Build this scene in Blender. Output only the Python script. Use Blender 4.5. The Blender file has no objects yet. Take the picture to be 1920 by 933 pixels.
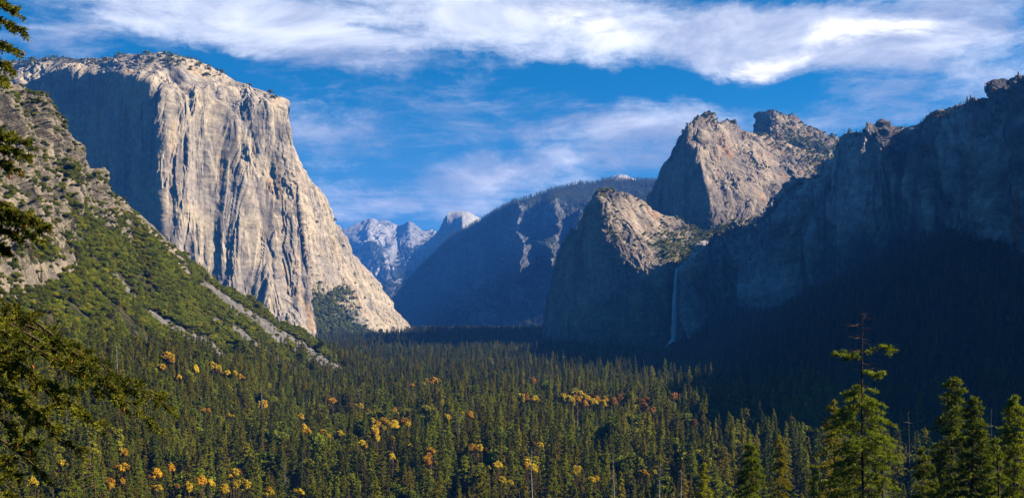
import bpy, math, random
import numpy as np
from mathutils import Vector

random.seed(7)
RAD = math.radians
F, CX, HY = 1840.0, 960.0, 575.0          # focal length and horizon in the photograph's pixels
SUN_AZ, SUN_EL = 87.0, 32.0               # degrees to the right of the view direction, above the horizon

# ------------------------------------------------------------------ camera, sky, sun, exposure
S = bpy.context.scene
cam_d = bpy.data.cameras.new('camera')
cam = bpy.data.objects.new('camera', cam_d)
S.collection.objects.link(cam)
cam.location = (0, 0, 0)
cam.rotation_euler = (RAD(90), 0, 0)
cam_d.sensor_width = 36.0
cam_d.lens = 36.0 * F / 1920.0
cam_d.shift_y = (HY - 466.5) / 1920.0
cam_d.clip_start = 0.5
cam_d.clip_end = 120000
S.camera = cam
S.view_settings.view_transform = 'Standard'
S.view_settings.look = 'None'
S.view_settings.gamma = 1.0
S.view_settings.use_curve_mapping = False
S.view_settings.exposure = 1.12
S.render.engine = 'CYCLES'
S.cycles.use_denoising = True
try: S.cycles.denoiser = 'OPENIMAGEDENOISE'
except Exception: pass
S.cycles.max_bounces = 4
S.cycles.diffuse_bounces = 0
S.cycles.glossy_bounces = 1
S.cycles.transmission_bounces = 2
S.cycles.transparent_max_bounces = 8
S.cycles.volume_bounces = 0
S.cycles.sample_clamp_indirect = 4

def node(nt, kind, **kw):
    n = nt.nodes.new(kind)
    ins = kw.pop('ins', {})
    for k, v in kw.items(): setattr(n, k, v)
    for k, v in ins.items():
        if hasattr(v, 'is_output') or isinstance(v, bpy.types.NodeSocket): nt.links.new(v, n.inputs[k])
        else: n.inputs[k].default_value = v
    return n
def mth(nt, op, a, b=None, c=None, clamp=False):
    n = nt.nodes.new('ShaderNodeMath'); n.operation = op; n.use_clamp = clamp
    for i, v in enumerate((a, b, c)):
        if v is None: continue
        if isinstance(v, bpy.types.NodeSocket): nt.links.new(v, n.inputs[i])
        else: n.inputs[i].default_value = v
    return n.outputs[0]
def mixc(nt, f, a, b, blend='MIX'):
    n = nt.nodes.new('ShaderNodeMix'); n.data_type = 'RGBA'; n.blend_type = blend
    for i, v in ((0, f), (6, a), (7, b)):
        if isinstance(v, bpy.types.NodeSocket): nt.links.new(v, n.inputs[i])
        else: n.inputs[i].default_value = v if i == 0 else (*v[:3], 1)
    return n.outputs[2]
def noise_n(nt, vec, scale, detail=6, rough=0.55, dist=0.0, out=0):
    n = nt.nodes.new('ShaderNodeTexNoise')
    if vec is not None: nt.links.new(vec, n.inputs['Vector'])
    n.inputs['Scale'].default_value = scale; n.inputs['Detail'].default_value = detail
    n.inputs['Roughness'].default_value = rough; n.inputs['Distortion'].default_value = dist
    return n.outputs[out]
def ramp(nt, f, *stops):
    n = nt.nodes.new('ShaderNodeValToRGB'); nt.links.new(f, n.inputs[0])
    e = n.color_ramp.elements
    while len(e) < len(stops): e.new(0.5)
    for i, (p, c) in enumerate(stops):
        e[i].position = p
        e[i].color = (*c, 1) if hasattr(c, '__len__') else (c, c, c, 1)
    return n.outputs[0]
def rng_map(nt, v, a, b, c=0.0, d=1.0, smooth=True):
    n = nt.nodes.new('ShaderNodeMapRange')
    n.interpolation_type = 'SMOOTHSTEP' if smooth else 'LINEAR'
    nt.links.new(v, n.inputs[0])
    for i, x in zip((1, 2, 3, 4), (a, b, c, d)): n.inputs[i].default_value = x
    return n.outputs[0]
def mapping(nt, vec, loc=(0, 0, 0), rot=(0, 0, 0), scale=(1, 1, 1), kind='POINT'):
    n = nt.nodes.new('ShaderNodeMapping'); n.vector_type = kind
    nt.links.new(vec, n.inputs[0])
    n.inputs[1].default_value = loc; n.inputs[2].default_value = rot; n.inputs[3].default_value = scale
    return n.outputs[0]

W = bpy.data.worlds.new('World'); S.world = W; W.use_nodes = True
nt = W.node_tree; nt.nodes.clear()
out = node(nt, 'ShaderNodeOutputWorld')
bg = node(nt, 'ShaderNodeBackground', ins={'Strength': 0.05})
nt.links.new(bg.outputs[0], out.inputs[0])
sky = node(nt, 'ShaderNodeTexSky', sky_type='NISHITA', sun_disc=False, sun_elevation=RAD(SUN_EL),
           sun_rotation=RAD(SUN_AZ), altitude=1300, air_density=1.0, dust_density=0.3, ozone_density=4.0)
hs = node(nt, 'ShaderNodeHueSaturation', ins={'Color': sky.outputs[0], 'Saturation': 2.3, 'Value': 1.04, 'Hue': 0.494})
gm = node(nt, 'ShaderNodeGamma', ins={'Color': hs.outputs[0], 'Gamma': 1.0})
tc = node(nt, 'ShaderNodeTexCoord')
sep = node(nt, 'ShaderNodeSeparateXYZ', ins={0: tc.outputs['Generated']})
X, Y, Z = sep.outputs
az = mth(nt, 'ARCTAN2', X, Y)
hyp = mth(nt, 'SQRT', mth(nt, 'ADD', mth(nt, 'MULTIPLY', X, X), mth(nt, 'MULTIPLY', Y, Y)))
el = mth(nt, 'DIVIDE', Z, mth(nt, 'MAXIMUM', hyp, 0.05))
ae = node(nt, 'ShaderNodeCombineXYZ', ins={0: az, 1: el, 2: 0.0}).outputs[0]
# the cloud deck is a plane overhead: perspective-correct coordinates
zz = mth(nt, 'ADD', mth(nt, 'MAXIMUM', Z, 0.0), 0.10)
deck = node(nt, 'ShaderNodeCombineXYZ', ins={0: mth(nt, 'DIVIDE', X, zz), 1: mth(nt, 'DIVIDE', Y, zz), 2: 0.0}).outputs[0]
wcol = noise_n(nt, ae, 7.0, 8, 0.62, 0.3, out=1)
warp = node(nt, 'ShaderNodeVectorMath', operation='SUBTRACT', ins={0: wcol, 1: (0.5, 0.5, 0.5)}).outputs[0]
wsc = node(nt, 'ShaderNodeVectorMath', operation='MULTIPLY', ins={0: warp, 1: (0.22, 0.075, 0)}).outputs[0]
aew = node(nt, 'ShaderNodeVectorMath', operation='ADD', ins={0: ae, 1: wsc}).outputs[0]
def cloud_pos(px, py):
    u = (px - CX) / F
    return math.atan(u), (HY - py) / F / math.sqrt(1 + u * u)
def bank(px, py, rx, ry, rot, amp):       # a bank of cloud by its direction in the sky
    a, e = cloud_pos(px, py)
    v = mapping(nt, aew, (a, e, 0), (0, 0, RAD(rot)), (rx / F, ry / F, 1), 'TEXTURE')
    g = node(nt, 'ShaderNodeTexGradient', gradient_type='SPHERICAL', ins={0: v}).outputs[1]
    return mth(nt, 'MULTIPLY', mth(nt, 'POWER', g, 0.8), amp)
def total(lst):
    t = lst[0]
    for b in lst[1:]: t = mth(nt, 'ADD', t, b)
    return t
cov = total([bank(*b) for b in (
    (250, -10, 480, 95, -4, .95), (480, 45, 330, 75, -10, .95), (800, 55, 420, 95, 4, 1.15), (1150, 40, 520, 100, -8, 1.3),
    (1450, 90, 430, 95, -8, 1.35), (1600, 50, 320, 95, 6, 1.2), (1850, 30, 300, 120, 5, .85), (620, -40, 700, 80, 0, 1.0),
    (1600, 195, 500, 45, 4, .5), (1800, 185, 350, 55, 8, .62), (120, 70, 200, 60, 10, .55),
    (1090, 235, 360, 70, -6, .68), (1230, 225, 260, 55, 2, .40), (660, 268, 290, 62, -4, 1.15), (800, 385, 500, 50, 3, .65), (940, 330, 260, 50, 14, .80),
    (1100, 310, 210, 38, 2, .60), (1000, 420, 700, 60, 0, .35), (430, 100, 80, 25, 40, .4), (740, 330, 330, 40, 0, .5))])
fib = mapping(nt, deck, (3.1, 1.7, 0), (0, 0, RAD(63)), (0.35, 1.25, 1))
n1 = noise_n(nt, fib, 1.5, 9, 0.60, 0.55)
n2 = noise_n(nt, mapping(nt, ae, (2, 5, 0), (0, 0, RAD(-8)), (6, 17, 1)), 1.0, 10, 0.66, 0.35)
n3 = noise_n(nt, mapping(nt, aew, (7, 2, 0), (0, 0, RAD(-6)), (24, 85, 1)), 1.0, 8, 0.7, 0.6)
nn = mth(nt, 'ADD', mth(nt, 'ADD', mth(nt, 'MULTIPLY', n1, 0.28), mth(nt, 'MULTIPLY', n2, 0.57)), mth(nt, 'MULTIPLY', n3, 0.15))
dens = mth(nt, 'ADD', mth(nt, 'MULTIPLY', cov, 0.53), mth(nt, 'MULTIPLY', mth(nt, 'SUBTRACT', nn, 0.515), 3.3))
alpha = rng_map(nt, dens, -0.02, 0.80, 0.0, 0.94)
core = total([bank(*b) for b in ((1620, 58, 115, 34, 0, 1.3), (1470, 118, 120, 34, 8, 1.2), (1370, 135, 120, 26, 0, .7), (1100, 45, 130, 42, -20, .8), (1000, 30, 90, 30, 0, .4), (950, 330, 80, 26, 20, .7), (1080, 303, 70, 14, 5, .5), (640, 285, 110, 22, -6, .3))])
shade = noise_n(nt, mapping(nt, ae, (9, 4, 0), (0, 0, 0), (5, 14, 1)), 1.0, 7, 0.6, 0.6)
ccol = mixc(nt, rng_map(nt, shade, 0.36, 0.66), (4.6, 5.3, 7.2), (11.2, 11.6, 12.8))
ccol = mixc(nt, mth(nt, 'MULTIPLY', rng_map(nt, core, 0.10, 1.25), rng_map(nt, shade, 0.36, 0.60), clamp=True), ccol, (23, 21.5, 20))
hz = rng_map(nt, el, 0.02, 0.24, 0.55, 0.0)
skyc = mixc(nt, hz, gm.outputs[0], (2.2, 4.4, 8.2))
fin = mixc(nt, alpha, skyc, ccol)
nt.links.new(fin, bg.inputs[0])

sd = bpy.data.lights.new('sun', 'SUN'); sd.energy = 5.0; sd.angle = RAD(0.53); sd.color = (1.0, 0.88, 0.70)
sun = bpy.data.objects.new('sun', sd); S.collection.objects.link(sun)
sdir = Vector((math.sin(RAD(SUN_AZ)) * math.cos(RAD(SUN_EL)), math.cos(RAD(SUN_AZ)) * math.cos(RAD(SUN_EL)), math.sin(RAD(SUN_EL))))
sun.rotation_euler = sdir.to_track_quat('Z', 'Y').to_euler()

# ------------------------------------------------------------------ helpers
def P(px, py, y): return ((px - CX) / F * y, y, (HY - py) / F * y)
_r = np.random.RandomState(3)
PERM = _r.permutation(256); PERM = np.concatenate([PERM, PERM, PERM])
GR = _r.normal(size=(256, 3)); GR /= np.linalg.norm(GR, axis=1)[:, None]; GR *= 1.5
def pnoise(q):
    i = np.floor(q).astype(np.int64); f = q - i; i &= 255
    w = f * f * f * (f * (f * 6 - 15) + 10)
    r = 0
    for dx in (0, 1):
        for dy in (0, 1):
            for dz in (0, 1):
                h = PERM[PERM[PERM[i[..., 0] + dx] + i[..., 1] + dy] + i[..., 2] + dz]
                g = GR[h]
                d = g[..., 0] * (f[..., 0] - dx) + g[..., 1] * (f[..., 1] - dy) + g[..., 2] * (f[..., 2] - dz)
                r = r + d * (w[..., 0] if dx else 1 - w[..., 0]) * (w[..., 1] if dy else 1 - w[..., 1]) * (w[..., 2] if dz else 1 - w[..., 2])
    return r
def fbm(q, oct=4, gain=0.5, lac=2.03):
    a, s, r = 1.0, 1.0, 0
    for k in range(oct):
        r = r + a * pnoise(q * s + 17.3 * k); a *= gain; s *= lac
    return r
def ridged(q, oct=4, gain=0.5, lac=2.1):
    a, s, r = 1.0, 1.0, 0
    for k in range(oct):
        r = r + a * (1 - 2 * np.abs(pnoise(q * s + 31.7 * k))); a *= gain; s *= lac
    return r / 2
def sstep(x, a, b):
    t = np.clip((x - a) / (b - a), 0, 1); return t * t * (3 - 2 * t)

def mesh_np(name, V, Fc, mats, smooth=False, midx=None, attrs=None):
    me = bpy.data.meshes.new(name)
    V = np.ascontiguousarray(V, dtype=np.float32); Fc = np.ascontiguousarray(Fc, dtype=np.int32)
    k = Fc.shape[1]
    me.vertices.add(len(V)); me.vertices.foreach_set('co', V.ravel())
    me.loops.add(Fc.size); me.loops.foreach_set('vertex_index', Fc.ravel())
    me.polygons.add(len(Fc)); me.polygons.foreach_set('loop_start', np.arange(len(Fc), dtype=np.int32) * k)
    try: me.polygons.foreach_set('loop_total', np.full(len(Fc), k, dtype=np.int32))
    except Exception: pass
    for m in (mats if isinstance(mats, (list, tuple)) else [mats]): me.materials.append(m)
    if midx is not None: me.polygons.foreach_set('material_index', np.asarray(midx, dtype=np.int32))
    me.polygons.foreach_set('use_smooth', np.full(len(Fc), smooth))
    for an, av in (attrs or {}).items():
        a = me.attributes.new(an, 'FLOAT', 'POINT'); a.data.foreach_set('value', np.asarray(av, dtype=np.float32).ravel())
    me.update(calc_edges=True)
    return me
def link(name, me, parent=None):
    o = bpy.data.objects.new(name, me); S.collection.objects.link(o)
    if parent is not None: o.parent = parent
    return o
def tag(o, label=None, cat=None, group=None, kind=None):
    for k, v in (('label', label), ('category', cat), ('group', group), ('kind', kind)):
        if v: o[k] = v
    return o
def empty(name, loc):
    o = bpy.data.objects.new(name, None); S.collection.objects.link(o); o.location = loc
    o.empty_display_size = 1
    return o

class Sheet: pass
def gsm(A, s, ax):
    if s <= 0: return A
    r = int(3 * s) + 1
    k = np.exp(-0.5 * (np.arange(-r, r + 1) / s) ** 2); k /= k.sum()
    pad = [(0, 0)] * A.ndim; pad[ax] = (r, r)
    B = np.pad(A, pad, mode='edge'); o = 0
    for i, w in enumerate(k):
        sl = [slice(None)] * A.ndim; sl[ax] = slice(i, i + A.shape[ax]); o = o + w * B[tuple(sl)]
    return o
def loft(cols, nu, nv, smooth=(4, 3), back=600, disp=None, floor=-150, pix=True):
    """cols: profiles from the foot to the crest, each a list of (px, py, distance); a back side is added behind the crest"""
    C = []
    for c in cols:
        pts = [P(*p) if pix else p for p in c]
        if back:
            t = pts[-1]
            ex, ey = (t[0] / t[1], 1.0) if pix else (1.0, 0.0)
            pts.append((t[0] + ex * back * .35, t[1] + ey * back * .35, t[2] - back * .03))
            pts.append((t[0] + ex * back, t[1] + ey * back, floor))
        C.append(pts)
    C = np.array(C, float)
    def para(A, ax):
        d = np.linalg.norm(np.diff(A, axis=ax), axis=2).mean(axis=1 - ax)
        return np.concatenate([[0], np.cumsum(d)])
    tu = para(C, 0)
    # rows: the hidden back side gets a small share
    dv = np.linalg.norm(np.diff(C, axis=1), axis=2).mean(axis=0)
    if back: dv[-1] *= 0.12; dv[-2] *= 0.5
    tv = np.concatenate([[0], np.cumsum(dv)])
    uu = np.linspace(0, tu[-1], nu); vv = np.linspace(0, tv[-1], nv)
    A = np.stack([np.stack([np.interp(uu, tu, C[:, j, k]) for j in range(C.shape[1])], 1) for k in range(3)], 2)
    B = np.stack([np.stack([np.interp(vv, tv, A[i, :, k]) for i in range(nu)], 0) for k in range(3)], 2)
    B = gsm(gsm(B, smooth[0], 0), smooth[1], 1)
    def normals(B):
        du = np.gradient(B, axis=0); dv_ = np.gradient(B, axis=1)
        n = np.cross(du, dv_); return n / (np.linalg.norm(n, axis=2, keepdims=True) + 1e-9)
    s = Sheet(); s.B0 = B
    if disp is not None:
        B = disp(B, normals(B))
    s.P = B; s.N = normals(B)
    s.px = CX + F * B[..., 0] / B[..., 1]; s.py = HY - F * B[..., 2] / B[..., 1]
    s.vis = vv <= tv[-3] if back else np.ones(nv, bool)
    s.v = np.broadcast_to(vv / (tv[-3] if back else tv[-1]), (nu, nv))
    return s
def sheet_obj(name, s, mat, attrs=None, smooth=False, **props):
    nu, nv = s.P.shape[:2]
    idx = np.arange(nu * nv).reshape(nu, nv)
    Fc = np.stack([idx[:-1, :-1], idx[1:, :-1], idx[1:, 1:], idx[:-1, 1:]], -1).reshape(-1, 4)
    o = link(name, mesh_np(name, s.P.reshape(-1, 3), Fc, mat, smooth, attrs=attrs))
    tag(o, kind='structure', **props)
    return o
def cliff_disp(L=140, amp=28, vert=0.16, iso=10, lean=0.0, seed=0, fine=1.0, taper=None, terr=0.0, wz=.2):
    def f(B, N):
        q = B + seed * 91.7
        w = np.stack([fbm(q * np.array([1, 1, wz]) / (L * 1.7), 3), fbm(q * np.array([1, 1, wz]) / (L * 1.7) + 40, 3), 0 * q[..., 0]], -1) * L * 0.40
        q = q + w
        q[..., 0] = q[..., 0] + lean * B[..., 2]
        V = np.array([1, 1, vert])
        big = fbm(q * V / L, 3, .5)
        d = amp * big * 1.1
        # flutes: sharp recessed cracks between smooth faces, strong in some places and absent in others
        msk = sstep(fbm(q * np.array([1, 1, .5]) / (L * 1.1) + 55, 3), -.25, .45)
        c1 = 1 - np.abs(fbm(q * V * np.array([1, 1, .8]) / (L * .38) + 9, 3, .5))
        d -= amp * .34 * fine * np.clip(c1 - .78, 0, 1) * 4.5 * (.25 + .75 * msk)
        # slabs that step out one over another
        st = fbm(q * np.array([1, 1, vert * 1.7]) / (L * .46) + 70, 3, .45) * 3.0
        fr = st - np.floor(st)
        d += amp * .20 * fine * (np.floor(st) + sstep(fr, 0.0, 0.12)) * (.25 + .75 * msk)
        d += iso * fbm(q * np.array([1, 1, 1.3]) / (L * .5), 5, 0.5)
        d += iso * .28 * (msk + .1) * fbm(q * np.array([1, 1, .8]) / (L * .12) + 3, 4, 0.6)
        if terr:
            tz = B[..., 2] / terr + 2.2 * fbm(B / (L * 1.3) + 5, 3)
            d += -terr * .35 * sstep(tz - np.floor(tz), .7, 1.0)
        if taper is not None: d = d * taper(B)
        return B + N * d[..., None]
    return f

# ------------------------------------------------------------------ materials
def new_mat(name):
    m = bpy.data.materials.new(name); m.use_nodes = True
    m.node_tree.nodes.clear()
    return m, m.node_tree
def finish(nt, col, rough=0.9, bump=None, bstr=0.5, bdist=1.0, transl=0.0, spec=0.2):
    b = node(nt, 'ShaderNodeBsdfPrincipled', ins={'Base Color': col, 'Roughness': rough, 'Specular IOR Level': spec})
    if bump is not None:
        bn = node(nt, 'ShaderNodeBump', ins={'Height': bump, 'Strength': bstr, 'Distance': bdist})
        nt.links.new(bn.outputs[0], b.inputs['Normal'])
    sh = b.outputs[0]
    if transl:
        t = node(nt, 'ShaderNodeBsdfTranslucent', ins={0: col})
        mx = node(nt, 'ShaderNodeMixShader', ins={0: transl, 1: sh, 2: t.outputs[0]})
        sh = mx.outputs[0]
    o = node(nt, 'ShaderNodeOutputMaterial'); nt.links.new(sh, o.inputs[0])

def granite(name, ca, cb, cs, size=100.0, veg=(0.72, 0.86), vegc=((.030, .048, .012), (.075, .085, .025)), streak=0.6,
            warm=(.36, .20, .10), warm_amt=0.25, bump=6.0, vegn=0.22, veg_attr=None, lean=0.0):
    m, nt = new_mat(name)
    g = node(nt, 'ShaderNodeNewGeometry'); pos = g.outputs['Position']
    nz = node(nt, 'ShaderNodeSeparateXYZ', ins={0: g.outputs['Normal']}).outputs[2]
    iso = mapping(nt, pos, scale=(1 / size,) * 3)
    ver = mapping(nt, pos, rot=(0, RAD(lean), 0), scale=(3.2 / size, 3.2 / size, 0.30 / size))
    nA = noise_n(nt, iso, 0.9, 7, 0.6, 0.6)
    nB = noise_n(nt, ver, 1.0, 8, 0.62, 0.4)
    nC = noise_n(nt, mapping(nt, pos, (5, 3, 1), scale=(7 / size, 7 / size, .42 / size)), 1.0, 6, 0.6, 0.2)
    nD = noise_n(nt, iso, 9.0, 6, 0.7)
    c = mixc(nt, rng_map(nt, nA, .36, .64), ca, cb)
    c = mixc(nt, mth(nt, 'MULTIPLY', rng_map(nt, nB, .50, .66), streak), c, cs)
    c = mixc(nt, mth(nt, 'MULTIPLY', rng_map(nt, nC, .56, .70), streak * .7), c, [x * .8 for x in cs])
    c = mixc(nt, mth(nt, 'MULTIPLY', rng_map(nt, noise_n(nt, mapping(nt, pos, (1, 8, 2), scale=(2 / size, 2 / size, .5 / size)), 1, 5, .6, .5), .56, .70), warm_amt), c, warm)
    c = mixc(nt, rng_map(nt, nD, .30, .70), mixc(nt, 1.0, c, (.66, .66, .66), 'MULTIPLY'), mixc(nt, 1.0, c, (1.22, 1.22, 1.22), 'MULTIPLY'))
    vn = noise_n(nt, iso, 3.0, 7, 0.7)
    vv = mth(nt, 'ADD', nz, mth(nt, 'MULTIPLY', mth(nt, 'SUBTRACT', vn, .5), vegn * 4))
    if veg_attr:
        at = node(nt, 'ShaderNodeAttribute', attribute_name=veg_attr)
        vv = mth(nt, 'ADD', vv, at.outputs['Fac'])
    vm = rng_map(nt, vv, veg[0], veg[1])
    vc = mixc(nt, rng_map(nt, noise_n(nt, iso, 5.0, 4, .6), .38, .62), *vegc)
    vc = mixc(nt, rng_map(nt, noise_n(nt, iso, 30.0, 3, .6), .30, .72), mixc(nt, 1.0, vc, (.35, .4, .4), 'MULTIPLY'), vc)
    c = mixc(nt, vm, c, vc)
    h = mth(nt, 'ADD', mth(nt, 'MULTIPLY', noise_n(nt, mapping(nt, pos, scale=(6 / size, 6 / size, 1.3 / size)), 1, 9, .68, .3), .8),
            mth(nt, 'MULTIPLY', noise_n(nt, iso, 10, 7, .7), .6))
    finish(nt, c, .95, h, .6, bump * .45, spec=.1)
    return m

M_cap = granite('granite_cream', (.50, .41, .29), (.33, .285, .24), (.12, .105, .10), 150, veg=(.80, .95), streak=.80, warm=(.46, .30, .14), warm_amt=.7, bump=5, vegn=.10, veg_attr='veg')
M_cath = granite('granite_grey_pink', (.44, .35, .26), (.22, .18, .155), (.08, .072, .07), 120, veg=(.80, .98), streak=.75, warm=(.46, .21, .09), warm_amt=.6, bump=7, vegn=.18, veg_attr='veg')
M_wall = granite('granite_painted_shade', (.50, .46, .45), (.080, .078, .09), (.025, .025, .033), 190, veg=(.80, .98), streak=.85, warm=(.42, .16, .09), warm_amt=.8, bump=16, vegn=.18, veg_attr='veg')  # rock darkened and blued to deepen the shade; contrast paints shaded relief
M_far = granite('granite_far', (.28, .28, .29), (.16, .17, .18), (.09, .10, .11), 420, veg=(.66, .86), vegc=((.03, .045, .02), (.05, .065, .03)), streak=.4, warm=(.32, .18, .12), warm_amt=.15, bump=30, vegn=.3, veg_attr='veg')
M_pale = granite('granite_pale', (.50, .48, .45), (.36, .35, .33), (.22, .21, .2), 700, veg=(.90, 1.1), vegc=((.035, .05, .025), (.05, .065, .03)), streak=.35, warm=(.5, .4, .3), warm_amt=.3, bump=40, vegn=.25, veg_attr='veg')

def hill_mat():
    m, nt = new_mat('hillside_soil')
    g = node(nt, 'ShaderNodeNewGeometry'); pos = g.outputs['Position']
    iso = mapping(nt, pos, scale=(.02,) * 3)
    rock = node(nt, 'ShaderNodeAttribute', attribute_name='rock').outputs['Fac']
    talus = node(nt, 'ShaderNodeAttribute', attribute_name='talus').outputs['Fac']
    soil = mixc(nt, rng_map(nt, noise_n(nt, iso, 4, 7, .65), .35, .65), (.020, .028, .008), (.075, .062, .030))
    r1 = mixc(nt, rng_map(nt, noise_n(nt, mapping(nt, pos, rot=(0, 0, .4), scale=(.06, .06, .022)), 1, 8, .65, .5), .38, .62), (.28, .23, .17), (.085, .075, .062))
    r1 = mixc(nt, rng_map(nt, noise_n(nt, iso, 18, 6, .7), .45, .75), r1, (.34, .29, .22))
    vo = node(nt, 'ShaderNodeTexVoronoi', ins={'Vector': pos, 'Scale': .42})
    t1 = mixc(nt, rng_map(nt, vo.outputs['Distance'], .0, .55), (.30, .285, .275), (.09, .085, .08))
    t1 = mixc(nt, rng_map(nt, noise_n(nt, iso, 3, 5, .6), .4, .65), t1, (.20, .185, .18))
    rk = mth(nt, 'ADD', rock, mth(nt, 'MULTIPLY', mth(nt, 'SUBTRACT', noise_n(nt, iso, 4.5, 7, .7), .5), 1.5))
    c = mixc(nt, rng_map(nt, rk, .38, .52), soil, r1)
    tk = mth(nt, 'ADD', talus, mth(nt, 'MULTIPLY', mth(nt, 'SUBTRACT', noise_n(nt, iso, 6, 7, .75), .5), 2.6))
    c = mixc(nt, rng_map(nt, tk, .42, .56), c, t1)
    h = mth(nt, 'ADD', noise_n(nt, iso, 8, 9, .7), mth(nt, 'MULTIPLY', vo.outputs['Distance'], mth(nt, 'MULTIPLY', talus, .5)))
    finish(nt, c, .95, h, .9, 3.0, spec=.1)
    return m
M_hill = hill_mat()

def ground_mat():
    m, nt = new_mat('forest_floor')
    pos = node(nt, 'ShaderNodeNewGeometry').outputs['Position']
    iso = mapping(nt, pos, scale=(.01,) * 3)
    c = mixc(nt, rng_map(nt, noise_n(nt, iso, 3, 7, .6), .35, .65), (.022, .026, .010), (.055, .045, .022))
    mead = node(nt, 'ShaderNodeAttribute', attribute_name='meadow').outputs['Fac']
    c = mixc(nt, mead, c, mixc(nt, rng_map(nt, noise_n(nt, iso, 9, 6, .6), .35, .65), (.30, .115, .04), (.16, .10, .05)))
    finish(nt, c, .95, noise_n(nt, iso, 30, 7, .7), .6, 1.5, spec=.1)
    return m
M_ground = ground_mat()

def leaf_mat(name, c1, c2, c3=None, transl=.25, scale=.35, rnd=1.0):
    m, nt = new_mat(name)
    oi = node(nt, 'ShaderNodeObjectInfo')
    pos = node(nt, 'ShaderNodeNewGeometry').outputs['Position']
    n = noise_n(nt, pos, scale, 3, .6)
    c = mixc(nt, rng_map(nt, n, .35, .65), c1, c2)
    if c3 is not None:
        c = mixc(nt, mth(nt, 'MULTIPLY', rng_map(nt, oi.outputs['Random'], .35, 1.0), .9 * rnd), c, c3)
    v = node(nt, 'ShaderNodeHueSaturation', ins={'Color': c, 'Value': 1.0})
    nt.links.new(mth(nt, 'ADD', mth(nt, 'MULTIPLY', mth(nt, 'FRACT', mth(nt, 'MULTIPLY', oi.outputs['Random'], 17.31)), .7 * rnd), 1 - .35 * rnd), v.inputs['Value'])
    finish(nt, v.outputs[0], .75, transl=transl, spec=.15)
    return m
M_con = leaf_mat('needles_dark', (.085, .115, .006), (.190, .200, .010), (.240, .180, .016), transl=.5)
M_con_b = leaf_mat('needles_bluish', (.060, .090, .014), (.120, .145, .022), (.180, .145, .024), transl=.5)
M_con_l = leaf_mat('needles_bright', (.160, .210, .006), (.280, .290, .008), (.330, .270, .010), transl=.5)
M_near = leaf_mat('needles_sunlit', (.120, .165, .008), (.240, .270, .012), None, transl=.45, scale=1.2)
M_oak = leaf_mat('oak_leaves', (.110, .150, .008), (.235, .265, .012), (.310, .300, .014), transl=.45, scale=.2)
M_gold = leaf_mat('golden_leaves', (.76, .48, .015), (.88, .66, .035), (.74, .34, .012), transl=.3)
M_rust = leaf_mat('rusty_leaves', (.55, .20, .03), (.62, .30, .04), (.34, .15, .04), transl=.3)
M_dead = leaf_mat('dead_needles', (.20, .13, .075), (.13, .09, .06), None, transl=.1)
M_fir = leaf_mat('fir_needles', (.075, .100, .008), (.220, .215, .014), None, transl=.3, scale=3.0)
def bark(name, a, b):
    m, nt = new_mat(name)
    pos = node(nt, 'ShaderNodeNewGeometry').outputs['Position']
    n = noise_n(nt, mapping(nt, pos, scale=(5, 5, .8)), 1, 6, .65)
    finish(nt, mixc(nt, n, a, b), .9, n, .6, .1)
    return m
M_bark = bark('bark_brown', (.05, .032, .02), (.16, .10, .06))
M_snag = bark('bark_weathered', (.22, .18, .15), (.40, .35, .31))
M_cone = bark('cone_scales', (.22, .075, .015), (.34, .13, .02))

# ------------------------------------------------------------------ terrain
FLOOR = -140.0
def floor_z(x, y):
    q = np.stack([x, y, 0 * x], -1)
    z = FLOOR + 5 * fbm(q / 420, 3)
    near = -3 - 0.46 * np.clip(y, -400, None) + 6 * fbm(q / 60 + 9, 3) * sstep(y, 20, 120) + 0.02 * x
    far = -sstep(y, 4500, 8000) * 60
    return np.where(near > z, near, z) + far
def axis_pts(*segs):
    a = [np.linspace(s, e, n, endpoint=False) for s, e, n in segs]
    return np.concatenate(a + [[segs[-1][1]]])
gx = axis_pts((-16000, -6000, 20), (-6000, -1500, 40), (-1500, 1600, 320), (1600, 6000, 40), (6000, 16000, 20))
gy = axis_pts((-6000, -400, 20), (-400, 400, 100), (400, 3500, 300), (3500, 9000, 100), (9000, 23000, 40))
GX, GY = np.meshgrid(gx, gy, indexing='ij')
gs = Sheet(); gs.P = np.stack([GX, GY, floor_z(GX, GY)], -1)
mead = np.exp(-(((GX - 190) / 60) ** 2 + ((GY - 1440) / 45) ** 2) * 1.0)
sheet_obj('ground', gs, M_ground, {'meadow': sstep(mead, .35, .7)}, smooth=True)

# --- the great cliff on the left
C = [
 [(-260,640,4700),(-260,450,4680),(-255,250,4650),(-250,170,4600),(-250,120,4900)],
 [(-80,640,4150),(-70,450,4120),(-60,280,4080),(-50,165,4050),(-60,116,4350)],
 [(60,640,3960),(70,470,3930),(78,300,3900),(70,150,3880),(62,110,4150)],
 [(150,640,3830),(165,470,3800),(165,300,3780),(150,132,3780),(150,106,4020)],
 [(235,640,3680),(238,470,3650),(235,300,3640),(225,140,3660),(232,103,3900)],
 [(288,640,3560),(284,450,3540),(284,300,3530),(284,160,3560),(290,97,3800)],
 [(318,640,3500),(306,450,3510),(306,300,3520),(310,170,3560),(328,98,3830)],
 [(380,640,3520),(362,450,3560),(352,300,3590),(356,175,3630),(374,111,3880)],
 [(450,640,3570),(425,450,3620),(408,300,3660),(412,180,3700),(425,140,3900)],
 [(525,640,3620),(490,450,3680),(472,300,3720),(474,195,3760),(482,165,3900)],
 [(578,640,3680),(545,470,3750),(528,320,3790),(522,205,3820),(527,180,3920)],
 [(603,634,3740),(568,480,3800),(551,330,3840),(543,210,3870),(545,193,3950)],
]
el_cap = loft(C, 620, 460, (5, 4), 900, cliff_disp(125, 24, .055, 4.5, -.10, 1, 1.15, taper=lambda B: 1 - .6 * sstep(np.linspace(0, 1, B.shape[1]), .66, .80)))
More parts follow.
